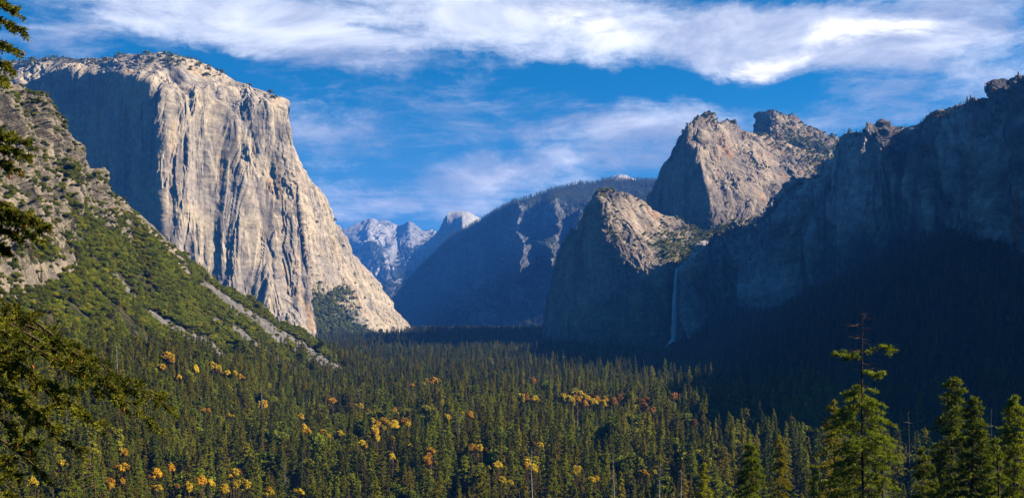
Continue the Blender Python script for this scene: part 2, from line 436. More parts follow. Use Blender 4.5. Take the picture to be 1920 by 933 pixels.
vegm = np.zeros(el_cap.px.shape)
# east shoulder of the cliff: descending ridge
C2 = [
 [(560,645,4050),(548,560,4050),(538,450,4060),(535,350,4080),(540,290,4120),(545,262,4200)],
 [(592,645,3980),(582,560,3980),(575,470,4000),(565,400,4030),(560,340,4080),(560,306,4180)],
 [(615,645,4020),(605,570,4060),(598,500,4080),(588,430,4110),(582,365,4160),(582,338,4260)],
 [(640,645,4080),(632,580,4170),(620,520,4190),(612,460,4220),(608,410,4260),(606,370,4350)],
 [(672,645,4150),(662,590,4290),(650,545,4320),(642,500,4350),(636,450,4400),(636,420,4480)],
 [(705,645,4250),(692,600,4400),(682,565,4440),(672,520,4480),(660,490,4540),(658,468,4600)],
 [(738,645,4340),(725,618,4480),(715,590,4540),(704,560,4600),(692,530,4680),(688,505,4750)],
 [(764,648,4420),(755,632,4540),(745,612,4620),(735,592,4700),(722,570,4790),(716,548,4850)],
 [(776,652,4500),(774,642,4600),(768,628,4700),(762,616,4800),(754,604,4900),(749,592,4960)],
 [(782,655,4620),(782,650,4700),(780,644,4800),(778,638,4900),(776,632,5050),(774,626,5100)],
]
shoulder = loft(C2, 330, 300, (4, 3), 600, cliff_disp(110, 16, .10, 7, -.1, 2, 1.0))
def blobs(s, *bl):
    r = 0
    for (px, py, rx, ry, rot, a) in bl:
        c, d = math.cos(RAD(rot)), math.sin(RAD(rot))
        x = s.px - px; y = s.py - py
        u = (x * c + y * d) / rx; v = (-x * d + y * c) / ry
        r = r + a * np.exp(-(u * u + v * v) ** 1.5)
    return r
sheet_obj('cliff', el_cap, M_cap, {'veg': blobs(el_cap, (120, 116, 120, 14, 0, .28), (330, 104, 60, 8, 5, .25), (400, 125, 70, 8, 25, .2)) - .15}, label='huge pale granite cliff with a shaded west face, left of the valley')
sheet_obj('cliff', shoulder, M_cap, {'veg': blobs(shoulder, (625, 600, 52, 46, 40, .95), (600, 585, 24, 42, 0, .7), (640, 550, 20, 12, 0, .7), (690, 632, 60, 16, 25, .7)) - .12}, label='pale shoulder of the great cliff dropping to the valley floor')

# --- far mountains
D = [
 [(560,640,15500),(560,560,16000),(560,480,16500),(570,440,17000)],
 [(640,640,15000),(645,570,15500),(645,490,16000),(646,424,17000)],
 [(680,640,14800),(690,560,15300),(695,470,16000),(692,407,17200)],
 [(715,640,14800),(725,560,15200),(722,480,16000),(718,415,17200)],
 [(745,640,15000),(755,560,15400),(748,480,16200),(745,427,17200)],
 [(770,640,15000),(775,560,15400),(770,480,16200),(766,416,17000)],
 [(790,640,15000),(800,560,15400),(795,490,16200),(792,430,17000)],
 [(840,640,15000),(850,560,15600),(845,500,16400),(842,432,17500)],
 [(960,640,15500),(960,560,16000),(950,500,17000),(950,440,18000)],
]
far_m = loft(D, 300, 200, (1.5, 1.5), 5000, cliff_disp(1200, 55, .6, 60, .1, 5, 1.6))
sheet_obj('mountain', far_m, M_pale, {'veg': -.05 + sstep(far_m.py + 14 * np.sin(far_m.px / 9), 425, 480) * .75 - .6 * blobs(far_m, (735, 475, 10, 26, 30, 1), (700, 445, 26, 7, -20, 1), (770, 445, 30, 8, -15, 1))}, label='pale bare granite summit farthest up the valley')
# half dome
D = [
 [(730,640,12500),(735,600,12800),(750,540,13200),(765,490,13500),(775,470,13700)],
 [(770,640,12300),(775,580,12500),(785,520,12700),(795,475,12900),(800,452,13000)],
 [(800,640,12100),(805,560,12300),(812,500,12450),(818,450,12550),(822,430,12650)],
 [(825,640,12000),(828,560,12100),(832,500,12200),(836,430,12300),(838,398,12400)],
 [(845,640,11900),(848,560,12000),(850,500,12100),(852,440,12150),(844,393,12500)],
 [(868,640,11800),(870,560,11850),(872,490,11950),(866,415,12150),(868,394,12550)],
 [(890,640,11800),(892,560,11900),(893,480,12000),(882,415,12300),(886,398,12700)],
 [(915,640,11800),(915,560,12000),(913,480,12200),(905,430,12500),(906,410,12900)],
 [(960,640,12000),(960,560,12400),(955,500,12600),(950,460,12900),(945,440,13200)],
]
hd = loft(D, 260, 260, (1.5, 2), 2500, cliff_disp(420, 20, .2, 10, 0, 6, .5))
sheet_obj('mountain', hd, M_pale, {'veg': -.2 + sstep(hd.py, 440, 480) * .8}, label='half-round dome with a sheer shaded face')
# middle ridge
D = [
 [(690,640,6800),(695,620,7200),(705,600,7500),(715,585,7700),(725,575,8000)],
 [(735,640,6500),(738,610,6850),(742,585,7100),(748,560,7300),(752,546,7600)],
 [(775,640,6200),(780,600,6600),(785,570,6900),(790,530,7100),(795,492,7500)],
 [(825,640,5950),(830,590,6450),(832,540,6750),(830,490,6950),(838,452,7400)],
 [(870,640,5800),(875,580,6350),(872,510,6550),(868,455,6850),(880,424,7350)],
 [(925,640,5750),(925,570,6250),(915,490,6450),(912,430,6800),(925,399,7300)],
 [(958,640,5700),(958,570,6150),(955,490,6350),(950,420,6650),(960,382,7200)],
 [(974,640,5600),(974,570,6050),(976,500,6130),(966,388,6420),(985,373,7000)],
 [(996,640,5600),(1004,570,6080),(1006,500,6280),(986,410,6500),(1000,368,7000)],
 [(1010,640,5650),(1010,570,6050),(1010,500,6300),(1008,420,6550),(1020,362,7200)],
 [(1035,640,5600),(1035,570,6000),(1032,490,6150),(1030,380,6300),(1045,354,7200)],
 [(1062,640,5650),(1062,570,6050),(1060,480,6300),(1058,400,6550),(1080,346,7400)],
 [(1110,640,5800),(1110,560,6150),(1105,470,6450),(1105,390,6800),(1125,340,7700)],
 [(1170,640,5900),(1170,560,6250),(1165,470,6550),(1160,400,6900),(1160,338,7900)],
 [(1230,640,6000),(1230,560,6300),(1225,470,6600),(1215,400,7000),(1205,338,8000)],
 [(1300,640,6000),(1300,560,6300),(1295,470,6600),(1280,400,7000),(1270,336,8000)],
]
D = [[(a, b, c * 1.25 * (1.08 - .16 * (a - 735) / 500)) for (a, b, c) in col] for col in D]
_md = cliff_disp(300, 58, .2, 32, .12, 8, 1.0, taper=lambda B: 1 - .8 * sstep(np.linspace(0, 1, B.shape[1]), .5, .72))
def mid_disp(B, N):
    px = CX + F * B[..., 0] / B[..., 1] + 5 * fbm(B / 160, 3); py = HY - F * B[..., 2] / B[..., 1]
    d = 0
    for (x0, y0, x1, y1, w0, w1, A) in ((966, 380, 984, 500, 7, 24, 330), (990, 398, 1034, 486, 8, 20, 240), (1036, 368, 1042, 425, 6, 14, 180), (1012, 372, 1010, 400, 4, 9, 110),
                                        (905, 430, 912, 500, 8, 26, 170), (862, 455, 852, 530, 14, 34, 170), (800, 530, 790, 600, 20, 44, 200), (1085, 400, 1075, 520, 14, 34, 220), (940, 500, 930, 590, 20, 50, 200)):
        t = np.clip((py - y0) / (y1 - y0), 0, 1); w = w0 + (w1 - w0) * t
        inside = sstep(py, y0 - 5, y0 + 6) * (1 - sstep(py, y1, y1 + (y1 - y0) * .35))
        d = d + 1.7 * A * np.clip(1 - np.abs(px - (x0 + (x1 - x0) * t)) / w, 0, 1) * inside * (.35 + .65 * t)
    h = B * np.array([1, 1, 0]); h /= np.linalg.norm(h, axis=2, keepdims=True)
    return _md(B - h * d[..., None], N)
mid = loft(D, 620, 330, (3, 3), 2500, mid_disp)
vg = .52 + blobs(mid, (880, 480, 60, 22, -5, -.25), (975, 440, 12, 60, 0, -.6), (1000, 440, 22, 60, -12, -.6), (1035, 400, 18, 35, 0, -.5), (820, 560, 60, 40, -20, .3), (960, 390, 300, 22, -16, .25), (870, 480, 40, 14, 0, .1), (740, 580, 60, 40, 0, .3))
sheet_obj('mountain', mid, M_far, {'veg': vg}, label='long blue-hazed forested ridge with tall rock spires')
D = [
 [(1120,360,8600),(1125,345,8700),(1130,338,8800)],
 [(1145,360,8450),(1148,340,8550),(1150,327,8750)],
 [(1165,360,8400),(1167,338,8520),(1166,324,8750)],
 [(1185,360,8450),(1185,340,8550),(1184,330,8800)],
 [(1215,360,8600),(1210,350,8700),(1205,342,8900)],
]
D = [[(a, b, c * 1.22) for (a, b, c) in col] for col in D]
dome = loft(D, 70, 50, (4, 4), 900, cliff_disp(90, 8, .4, 8, 0, 9, .6), floor=500)
sheet_obj('mountain', dome, M_pale, {'veg': 0 * dome.px - .3}, label='small bald granite dome above the forested ridge')

# --- right side: rocks and walls
D = [
 [(1022,700,3750),(1022,620,3700),(1030,560,3680),(1045,500,3650),(1056,470,3650),(1060,462,3720)],
 [(1030,700,3300),(1030,630,3250),(1040,560,3220),(1052,490,3200),(1062,455,3190),(1068,446,3260)],
 [(1060,700,3060),(1062,610,3000),(1070,540,2980),(1080,480,2970),(1085,440,2970),(1088,426,3060)],
 [(1095,700,2920),(1098,600,2860),(1102,510,2830),(1106,430,2810),(1106,390,2810),(1108,372,2900)],
 [(1118,700,2870),(1122,600,2810),(1126,510,2780),(1130,440,2765),(1122,374,2800),(1124,355,2950)],
 [(1155,700,2820),(1162,610,2770),(1168,540,2740),(1172,490,2730),(1155,410,2830),(1160,357,3030)],
 [(1190,698,2790),(1198,610,2740),(1202,560,2720),(1205,520,2720),(1195,440,2860),(1198,374,3100)],
 [(1215,697,2780),(1220,620,2740),(1222,560,2725),(1224,515,2720),(1230,450,2900),(1235,396,3160)],
 [(1245,695,2770),(1247,620,2750),(1248,560,2745),(1250,506,2740),(1272,460,2930),(1275,420,3220)],
 [(1262,690,2850),(1264,620,2835),(1265,560,2825),(1266,504,2790),(1295,470,2960),(1310,430,3260)],
 [(1275,690,2760),(1278,620,2735),(1280,560,2720),(1284,502,2710),(1325,465,2990),(1345,432,3300)],
 [(1310,690,2700),(1312,620,2690),(1314,560,2685),(1320,500,2740),(1370,450,3050),(1385,415,3350)],
 [(1420,690,2750),(1422,620,2740),(1424,560,2735),(1430,500,2780),(1440,440,3050),(1450,400,3350)],
]
lc = loft(D, 420, 460, (3, 4), 700, cliff_disp(100, 16, .13, 6, .15, 11, 1.0, terr=4))
vg = -.05 + blobs(lc, (1270, 468, 52, 34, 15, .55), (1345, 430, 60, 30, 15, .55), (1150, 430, 60, 12, 60, .15), (1125, 358, 20, 10, 0, .4))
sheet_obj('cliff', lc, M_cath, {'veg': vg}, label='dark shaded rock wall with a sloping sunlit top, left of the waterfall')
D = [
 [(1195,520,4350),(1200,450,4330),(1206,410,4320),(1212,385,4310),(1216,372,4350)],
 [(1232,520,3980),(1234,440,3950),(1235,380,3930),(1240,335,3930),(1246,316,3990)],
 [(1262,520,3720),(1260,440,3690),(1258,360,3670),(1264,290,3670),(1272,262,3730)],
 [(1300,520,3540),(1298,440,3510),(1294,360,3500),(1286,270,3510),(1288,228,3590)],
 [(1335,520,3440),(1332,440,3420),(1328,370,3420),(1312,280,3480),(1306,217,3640)],
 [(1365,520,3400),(1360,440,3430),(1352,370,3480),(1335,290,3580),(1330,214,3740)],
 [(1420,500,3360),(1415,420,3440),(1400,350,3560),(1375,290,3700),(1362,226,3880)],
 [(1480,480,3380),(1470,400,3500),(1455,350,3640),(1425,290,3820),(1400,243,4020)],
 [(1560,450,3460),(1545,380,3600),(1520,330,3760),(1480,290,3960),(1440,256,4200)],
 [(1640,430,3560),(1620,370,3700),(1590,330,3860),(1550,300,4060),(1500,280,4300)],
]
mc = loft(D, 380, 340, (3, 4), 700, cliff_disp(130, 18, .2, 5, -.5, 13, 1.1, terr=3), floor=0)
sheet_obj('cliff', mc, M_cath, {'veg': -.22 + blobs(mc, (1300, 222, 40, 14, 0, .6), (1320, 420, 60, 20, 0, .4), (1480, 290, 60, 14, 20, .2), (1560, 320, 60, 30, 20, .3), (1345, 270, 14, 30, 0, -.3), (1400, 235, 60, 8, 25, .5))}, label='tall pyramid of sunlit granite with a shaded left face above the waterfall')
D = [
 [(1408,330,4900),(1412,290,4860),(1414,250,4850),(1416,212,4880)],
 [(1420,335,4560),(1420,290,4540),(1421,250,4530),(1426,207,4580)],
 [(1450,340,4420),(1448,300,4420),(1446,255,4440),(1448,209,4560)],
 [(1480,345,4330),(1478,305,4380),(1474,265,4450),(1476,214,4650)],
 [(1515,350,4250),(1512,312,4340),(1508,275,4450),(1505,227,4700)],
 [(1550,355,4200),(1548,322,4300),(1545,290,4420),(1538,243,4750)],
 [(1590,360,4180),(1588,332,4280),(1585,300,4420),(1578,260,4800)],
 [(1640,370,4180),(1640,340,4280),(1640,310,4420),(1640,275,4850)],
]
hc = loft(D, 220, 150, (3, 3), 800, cliff_disp(90, 14, .3, 8, .2, 15, 1.0, terr=3), floor=0)
sheet_obj('cliff', hc, M_cath, {'veg': .12 + blobs(hc, (1510, 290, 80, 34, 20, .55), (1560, 330, 60, 20, 20, .1), (1530, 240, 60, 10, 20, .3))}, label='wedge-shaped summit behind the granite pyramid with green slopes')
D = [
 [(1600,330,3700),(1600,290,3800),(1600,262,4000)],
 [(1660,330,3600),(1660,270,3700),(1665,236,3900)],
 [(1700,330,3600),(1700,270,3700),(1700,231,3900)],
 [(1800,330,3600),(1800,270,3700),(1800,250,3900)],
]
br = loft(D, 60, 40, (2, 2), 600, cliff_disp(60, 8, .4, 10, 0, 16, .7), floor=0)
sheet_obj('hill', br, M_cath, {'veg': 0 * br.px + .1}, label='small wooded skyline hill in the notch of the dark wall')
# dark wall on the right (shaded): runs from the fall to beyond the frame
D = [
 [(1290,700,2640),(1290,630,2630),(1288,560,2640),(1284,512,2660),(1284,500,2750)],
 [(1330,700,2590),(1330,620,2570),(1328,550,2570),(1325,490,2590),(1322,460,2690)],
 [(1400,700,2530),(1400,610,2510),(1398,540,2510),(1395,465,2530),(1392,432,2620)],
 [(1450,700,2500),(1450,600,2470),(1448,520,2470),(1446,430,2490),(1444,402,2560)],
 [(1505,700,2470),(1505,590,2440),(1500,500,2430),(1496,400,2450),(1492,371,2520)],
 [(1550,700,2440),(1550,580,2400),(1545,470,2390),(1540,350,2400),(1538,322,2460)],
 [(1590,700,2400),(1590,560,2360),(1588,430,2340),(1584,300,2340),(1584,256,2380)],
 [(1615,700,2370),(1615,560,2320),(1612,430,2300),(1610,290,2290),(1610,239,2330)],
 [(1650,700,2350),(1650,550,2300),(1648,420,2270),(1646,290,2260),(1646,238,2300)],
 [(1682,700,2340),(1682,550,2280),(1680,420,2250),(1680,300,2240),(1682,262,2290)],
 [(1692,700,2380),(1692,550,2330),(1690,420,2310),(1692,310,2310),(1692,268,2380)],
 [(1722,700,2270),(1722,540,2230),(1720,410,2210),(1720,290,2200),(1722,236,2250)],
 [(1765,700,2200),(1765,540,2150),(1762,410,2130),(1760,280,2120),(1762,209,2180)],
 [(1815,700,2130),(1815,540,2080),(1812,400,2050),(1810,270,2040),(1812,203,2110)],
 [(1850,700,2080),(1850,540,2020),(1848,400,1990),(1845,270,1980),(1848,174,2060)],
 [(1885,700,2020),(1885,540,1960),(1883,400,1930),(1880,250,1910),(1885,150,1990)],
 [(1905,700,1980),(1905,540,1920),(1903,400,1890),(1900,240,1870),(1903,136,1950)],
 [(1960,700,1880),(1960,540,1820),(1960,400,1800),(1960,260,1790),(1960,160,1880)],
 [(2120,720,1680),(2120,560,1620),(2120,420,1600),(2120,280,1600),(2120,150,1700)],
 [(2400,760,1400),(2400,560,1350),(2400,420,1330),(2400,260,1330),(2400,120,1400)],
]
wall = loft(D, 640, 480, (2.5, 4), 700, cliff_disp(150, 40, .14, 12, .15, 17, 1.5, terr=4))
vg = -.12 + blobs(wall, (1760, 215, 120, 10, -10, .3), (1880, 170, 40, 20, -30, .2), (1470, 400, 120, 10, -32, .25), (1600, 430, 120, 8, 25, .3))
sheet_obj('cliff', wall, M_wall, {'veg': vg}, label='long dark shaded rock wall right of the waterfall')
# mountain mostly out of frame, added and raised to shade the right valley side
def W3(x, y, z): return (x, y, z)
D = [
 [W3(1150, 1900, -140), W3(1250, 1880, 80), W3(1350, 1860, 360), W3(1500, 1900, 480)],
 [W3(820, 1350, -140), W3(950, 1380, -20), W3(1100, 1420, 260), W3(1280, 1450, 600)],
 [W3(640, 1000, -140), W3(780, 1000, -30), W3(930, 1000, 220), W3(1150, 1000, 520)],
 [W3(420, 650, -130), W3(560, 620, -60), W3(800, 600, 80), W3(1050, 580, 280)],
 [W3(330, 400, -130), W3(450, 330, -70), W3(640, 280, 0), W3(950, 250, 110)],
 [W3(200, 100, -60), W3(330, -50, -30), W3(560, -100, 30), W3(900, -150, 90)],
]
rm = loft(D, 160, 90, (5, 4), 700, cliff_disp(120, 16, .8, 14, 0, 19, .5), pix=False)
sheet_obj('hill', rm, M_ground, {'meadow': 0 * rm.px}, label='forested mountainside added to shade the right edge of the valley')
# dark wooded slope under the right wall
D = [
 [(1225,716,1830),(1240,700,2250),(1262,668,2620),(1270,650,2760)],
 [(1290,714,1900),(1305,690,2200),(1320,645,2500),(1330,618,2620)],
 [(1400,712,1880),(1405,690,2100),(1410,630,2330),(1405,585,2560)],
 [(1480,730,1661),(1490,700,1850),(1500,620,2150),(1500,550,2480)],
 [(1560,758,1408),(1575,700,1650),(1585,600,2000),(1590,505,2400)],
 [(1640,790,1198),(1660,700,1480),(1680,560,1900),(1690,460,2330)],
 [(1720,830,1010),(1745,720,1300),(1770,560,1700),(1780,440,2170)],
 [(1800,870,873),(1835,740,1150),(1860,580,1550),(1870,450,2030)],
 [(1900,930,726),(1950,760,1000),(1980,600,1400),(2000,470,1860)],
 [(2050,1000,606),(2120,800,880),(2180,620,1250),(2200,500,1650)],
]
slope = loft(D, 260, 200, (5, 5), 300, cliff_disp(150, 18, 1.0, 12, 0, 21, .4))
sheet_obj('hill', slope, M_ground, {'meadow': 0 * slope.px}, label='dark wooded slope under the shaded right wall')

# --- near hillside on the left
D = [
 [(-700,1500,350),(-720,1100,450),(-740,600,600),(-760,250,750),(-780,60,820)],
 [(-300,1380,330),(-330,1060,430),(-340,640,600),(-350,340,740),(-360,110,820)],
 [(20,1188,420),(10,930,520),(-10,620,680),(-20,330,820),(-30,148,900)],
 [(70,1170,440),(60,930,530),(45,640,700),(30,370,850),(10,140,940)],
 [(130,1130,470),(115,910,560),(95,650,730),(75,400,880),(60,172,960)],
 [(190,1080,510),(175,880,600),(150,670,780),(130,450,920),(110,235,990)],
 [(250,1030,560),(235,860,660),(205,680,830),(175,490,960),(146,305,1030)],
 [(300,990,620),(285,840,720),(255,680,880),(225,540,1000),(192,350,1090)],
 [(350,950,690),(335,820,790),(310,690,930),(285,560,1060),(262,398,1160)],
 [(405,900,790),(395,800,880),(375,695,1000),(350,590,1120),(322,462,1230)],
 [(465,860,910),(455,780,990),(440,700,1100),(415,620,1220),(385,525,1320)],
 [(530,820,1055),(520,760,1140),(505,700,1240),(485,640,1360),(455,565,1450)],
 [(595,785,1230),(585,745,1300),(575,700,1390),(560,660,1490),(535,606,1590)],
 [(660,755,1440),(652,730,1500),(645,705,1580),(635,680,1660),(610,650,1740)],
 [(720,738,1590),(718,725,1650),(712,715,1720),(705,705,1800),(690,692,1900)],
 [(770,732,1650),(768,726,1720),(765,720,1790),(762,716,1860),(755,712,1950)],
]
def hill_disp(B, N):
    px = CX + F * B[..., 0] / B[..., 1]; py = HY - F * B[..., 2] / B[..., 1]
    rocky = sstep(560 - py + (px - 120) * .0 - np.clip(px, 0, 999) * .28, 0, 170)
    d = 22 * (ridged(B / np.array([150, 150, 400]) + 3, 3) - .45) + 6 * fbm(B / 60, 4)
    q = B + 12 * np.stack([fbm(B / 40, 2), fbm(B / 40 + 5, 2), 0 * d], -1)
    st = fbm(q / np.array([34, 34, 60]) + 70, 3) * 3.5
    d2 = 13 * (ridged(q / np.array([38, 38, 90]), 4, .6) - .4) + 5 * (np.floor(st) + sstep(st - np.floor(st), 0, .3)) + 4 * fbm(B / 12, 3)
    end = sstep(px, 760, 640) * .85 + .15
    return B + N * ((d * .8 + d2 * rocky * .8) * end)[..., None]
hill = loft(D, 640, 460, (6, 4), 500, hill_disp, floor=-200)
def streaks(s, *segs):
    r = np.zeros(s.px.shape)
    for (x0, y0, x1, y1, w0, w1) in segs:
        dx, dy = x1 - x0, y1 - y0; L2 = dx * dx + dy * dy
        t = np.clip(((s.px - x0) * dx + (s.py - y0) * dy) / L2, 0, 1)
        d = np.hypot(s.px - x0 - t * dx, s.py - y0 - t * dy)
        w = w0 + (w1 - w0) * t
        r = np.maximum(r, 1 - sstep(d / w, .5, 1.5))
    return r
hill.talus = streaks(hill, (378, 532, 440, 575, 7, 9), (440, 575, 560, 655, 10, 14), (560, 655, 640, 702, 14, 12), (400, 598, 440, 618, 4, 5), (440, 618, 520, 680, 7, 9), (520, 680, 580, 715, 10, 10), (215, 520, 250, 560, 7, 6), (280, 590, 380, 650, 8, 14), (380, 650, 430, 692, 18, 14), (0, 615, 30, 632, 10, 6), (590, 690, 640, 712, 8, 8))
hill.rock = np.clip(.9 * sstep(650 - hill.py - np.clip(hill.px, 0, 999) * .60 + 60 * fbm(hill.P / 90, 3), 0, 190) + .75 * streaks(hill, (160, 330, 262, 398, 26, 16), (262, 398, 345, 500, 14, 10), (335, 490, 352, 520, 10, 8), (60, 520, 130, 500, 18, 20), (200, 420, 240, 450, 14, 10)), 0, 1)
hill.rock *= 1 - .8 * np.clip(blobs(hill, (135, 325, 42, 14, 35, 1), (215, 455, 90, 30, 35, 1.), (120, 400, 30, 40, 20, .5), (60, 460, 50, 30, 0, .6)), 0, 1)
hill.talus = np.clip(hill.talus * 1.5 - .2 + .6 * fbm(hill.P / 22 + 3, 4, .6) * (hill.talus > .02), 0, 1)
sheet_obj('hill', hill, M_hill, {'rock': hill.rock, 'talus': hill.talus}, label='near rocky hillside with scrub and pale talus on the left')

# --- haze: air of the valley
def haze_box():
    x0, x1, y0, y1, z0, z1 = -16500., 16500., -6500., 23500., -330., 1850.
    V = [(x, y, z) for x in (x0, x1) for y in (y0, y1) for z in (z0, z1)]
    Fc = [(0, 1, 3, 2), (4, 6, 7, 5), (0, 4, 5, 1), (2, 3, 7, 6), (0, 2, 6, 4), (1, 5, 7, 3)]
    m, nt = new_mat('valley_air')
    v = node(nt, 'ShaderNodeVolumePrincipled', ins={'Color': (.06, .285, 1.0, 1), 'Density': HAZE, 'Anisotropy': 0.0})
    o = node(nt, 'ShaderNodeOutputMaterial'); nt.links.new(v.outputs[0], o.inputs['Volume'])
    tag(link('haze', mesh_np('haze', np.array(V), np.array(Fc), m)), kind='stuff')

# ------------------------------------------------------------------ plants: shape builders
R_ = np.random.RandomState(11)
def unit(v): return v / (np.linalg.norm(v, axis=-1, keepdims=True) + 1e-9)
def kites(c, a, la, lb, rs, tilt=1.0):
    """one small kite-shaped leaf clump per point: long axis a, random roll"""
    n = len(c); a = unit(a)
    r = unit(rs.normal(size=(n, 3)) * np.array([1, 1, .7 * tilt]) + np.array([0, 0, .001]))
    b = unit(np.cross(a, r)); la = np.broadcast_to(np.asarray(la), (n,))[:, None]; lb = np.broadcast_to(np.asarray(lb), (n,))[:, None]
    V = np.stack([c - a * la, c + b * lb + a * la * .15, c + a * la, c - b * lb + a * la * .15], 1).reshape(-1, 3)
    return V, np.arange(4 * n).reshape(n, 4)
def tube(pts, rad, sides=7):
    pts = np.asarray(pts, float); n = len(pts)
    d = unit(np.gradient(pts, axis=0)); up = np.array([.31, .2, .93])
    s = unit(np.cross(d, up)); t = np.cross(d, s)
    an = np.linspace(0, 2 * np.pi, sides, endpoint=False)
    V = (pts[:, None] + (s[:, None] * np.cos(an)[None, :, None] + t[:, None] * np.sin(an)[None, :, None]) * np.asarray(rad)[:, None, None]).reshape(-1, 3)
    i = np.arange(n - 1)[:, None] * sides; j = np.arange(sides)[None]; k = (j + 1) % sides
    Fc = np.stack([i + j, i + k, i + sides + k, i + sides + j], -1).reshape(-1, 4)
    return V, Fc
def merge(parts):
    V, Fc, o = [], [], 0
    for v, f in parts: V.append(v); Fc.append(f + o); o += len(v)
    return np.concatenate(V), np.concatenate(Fc)
def conifer(seed, H=1.0, R=.15, h0=.1, nb=90, per=26, size=.02, droop=.25, pw=.75, ragged=.35, aspect=.42, gaps=.12):
    rs = np.random.RandomState(seed)
    C, A = [], []
    for k in range(nb):
        t = ((k + rs.uniform()) / nb)
        h = H - (H - h0) * t
        if rs.uniform() < gaps: continue
        r = R * (t ** pw * 1.0 + .03) * (1 - ragged * rs.uniform()) * (1.0 if t < .8 else 1 - (t - .8) * 2.2)
        az = rs.uniform(0, 2 * np.pi)
        m = max(3, int(per * (.25 + r / R)))
        s = rs.uniform(.12, 1, m) ** .75
        dr = np.array([math.cos(az), math.sin(az), 0]); pr = np.array([-dr[1], dr[0], 0])
        lat = rs.normal(size=m) * .15 * r * (1.15 - s * .6)
        z = h - droop * r * s ** 1.6 + rs.normal(size=m) * size * .35
        C.append(dr[None] * (r * s)[:, None] + pr[None] * lat[:, None] + np.array([0, 0, 1.]) * z[:, None])
        A.append(dr[None] * 1.0 + pr[None] * (np.sign(lat) * .7)[:, None] + rs.normal(size=(m, 3)) * .25 + np.array([0, 0, -.25]))
    C = np.concatenate(C); A = np.concatenate(A)
    C = np.concatenate([C, np.stack([0 * np.arange(6), 0 * np.arange(6), H - np.arange(6) * .008 * H], 1)]); A = np.concatenate([A, np.tile([0., 0, 1], (6, 1)) + rs.normal(size=(6, 3)) * .2])
    return kites(C, A, size * rs.uniform(.6, 1.3, len(C)), size * aspect * rs.uniform(.6, 1.3, len(C)), rs)
def trunk(seed, H=1.0, r=.012, lean=.01, limbs=0, limb_len=.06):
    rs = np.random.RandomState(seed + 500)
    z = np.linspace(-.03, H, 9)
    p = np.stack([lean * np.sin(z * 3 + seed) * .5, lean * np.cos(z * 2.3 + seed) * .5, z], 1)
    parts = [tube(p, r * (1 - z / H * .93).clip(.05) * (1 + .5 * np.exp(-z.clip(0) * 30)), 7)]
    for k in range(limbs):
        h = rs.uniform(.2, .97) * H; az = rs.uniform(0, 6.28); L = limb_len * rs.uniform(.3, 1) * (1.25 - h / H)
        s = np.linspace(0, 1, 4)[:, None]
        q = np.array([0, 0, h]) + s * L * np.array([math.cos(az), math.sin(az), rs.uniform(-.35, .25)]) + s ** 2 * np.array([0, 0, rs.uniform(-.3, .5) * L])
        parts.append(tube(q, r * .26 * (1 - .8 * s[:, 0]), 4))
    return merge(parts)
def broadleaf(seed, W_=.5, Hh=1.0, base=.25, nclump=16, per=110, size=.05, flat=1.0):
    rs = np.random.RandomState(seed); C, A = [], []
    for k in range(nclump):
        u = unit(rs.normal(size=3)); u[2] = abs(u[2]) * 1.15 - .25
        rr = rs.uniform(.45, .85)
        cc = np.array([u[0] * W_ * rr, u[1] * W_ * rr, base + (Hh - base) * (.45 + .42 * u[2] * flat)])
        rad = W_ * rs.uniform(.26, .46)
        d = unit(rs.normal(size=(per, 3)) + np.array([0, 0, .25]))
        C.append(cc + d * rad * rs.uniform(.6, 1.08, per)[:, None] * np.array([1, 1, .75])); A.append(np.cross(d, rs.normal(size=(per, 3))) + d * .3)
    C = np.concatenate(C); A = np.concatenate(A)
    return kites(C, A, size * rs.uniform(.6, 1.3, len(C)), size * .7 * rs.uniform(.6, 1.2, len(C)), rs)
def broad_trunk(seed, Hh=1.0, r=.03, W_=.5, base=.25):
    rs = np.random.RandomState(seed + 900)
    z = np.linspace(-.05, Hh * .6, 6)
    parts = [tube(np.stack([.03 * np.sin(z * 5 + seed), .03 * np.cos(z * 4), z], 1), r * (1 - z / Hh).clip(.1), 6)]
    for k in range(6):
        az = k * 1.05 + rs.uniform(); s = np.linspace(0, 1, 5)[:, None]
        parts.append(tube(np.array([0, 0, base * .8 + .06 * k * Hh * .5]) + s * np.array([math.cos(az) * W_ * .6, math.sin(az) * W_ * .6, Hh * .3]), r * .5 * (1 - .8 * s[:, 0]), 5))
    return merge(parts)

class Kind: pass
PROTO = bpy.data.collections.new('tree_kinds')        # source shapes for the scattered woods; never linked to the scene
def kind(name, crown, crown_m, tr=None, trunk_m=None):
    k = Kind(); k.name = name
    parts, mi = [], []
    k.crown = mesh_np(name + '_crown', crown[0], crown[1], crown_m) if crown is not None else None
    k.trunk = mesh_np(name + '_trunk', tr[0], tr[1], trunk_m, True) if tr is not None else None
    mats = []
    for g, m in ((crown, crown_m), (tr, trunk_m)):
        if g is None: continue
        parts.append(g); mi += [len(mats)] * len(g[1]); mats.append(m)
    V, Fc = merge(parts)
    k.obj = bpy.data.objects.new(name, mesh_np(name, V, Fc, mats, midx=mi)); PROTO.objects.link(k.obj)
    return k
CON = []
spec = [  # R, h0, droop, pw, ragged, material
 (.165, .06, .30, .80, .35, M_con), (.140, .10, .25, .70, .40, M_con), (.190, .05, .35, .85, .30, M_con), (.130, .18, .15, .60, .55, M_con_b),
 (.155, .12, .20, .65, .50, M_con_b), (.170, .06, .30, .75, .40, M_con_l), (.150, .20, .1, .55, .6, M_con_l), (.110, .10, .30, .8, .4, M_con)]
for i, (r, h0, dr, pw, rg, m) in enumerate(spec):
    CON.append(kind('pine_kind_%02d' % i, conifer(20 + i, 1, r, h0, 115, 26, .018, dr, pw, rg), m, trunk(i), M_bark))
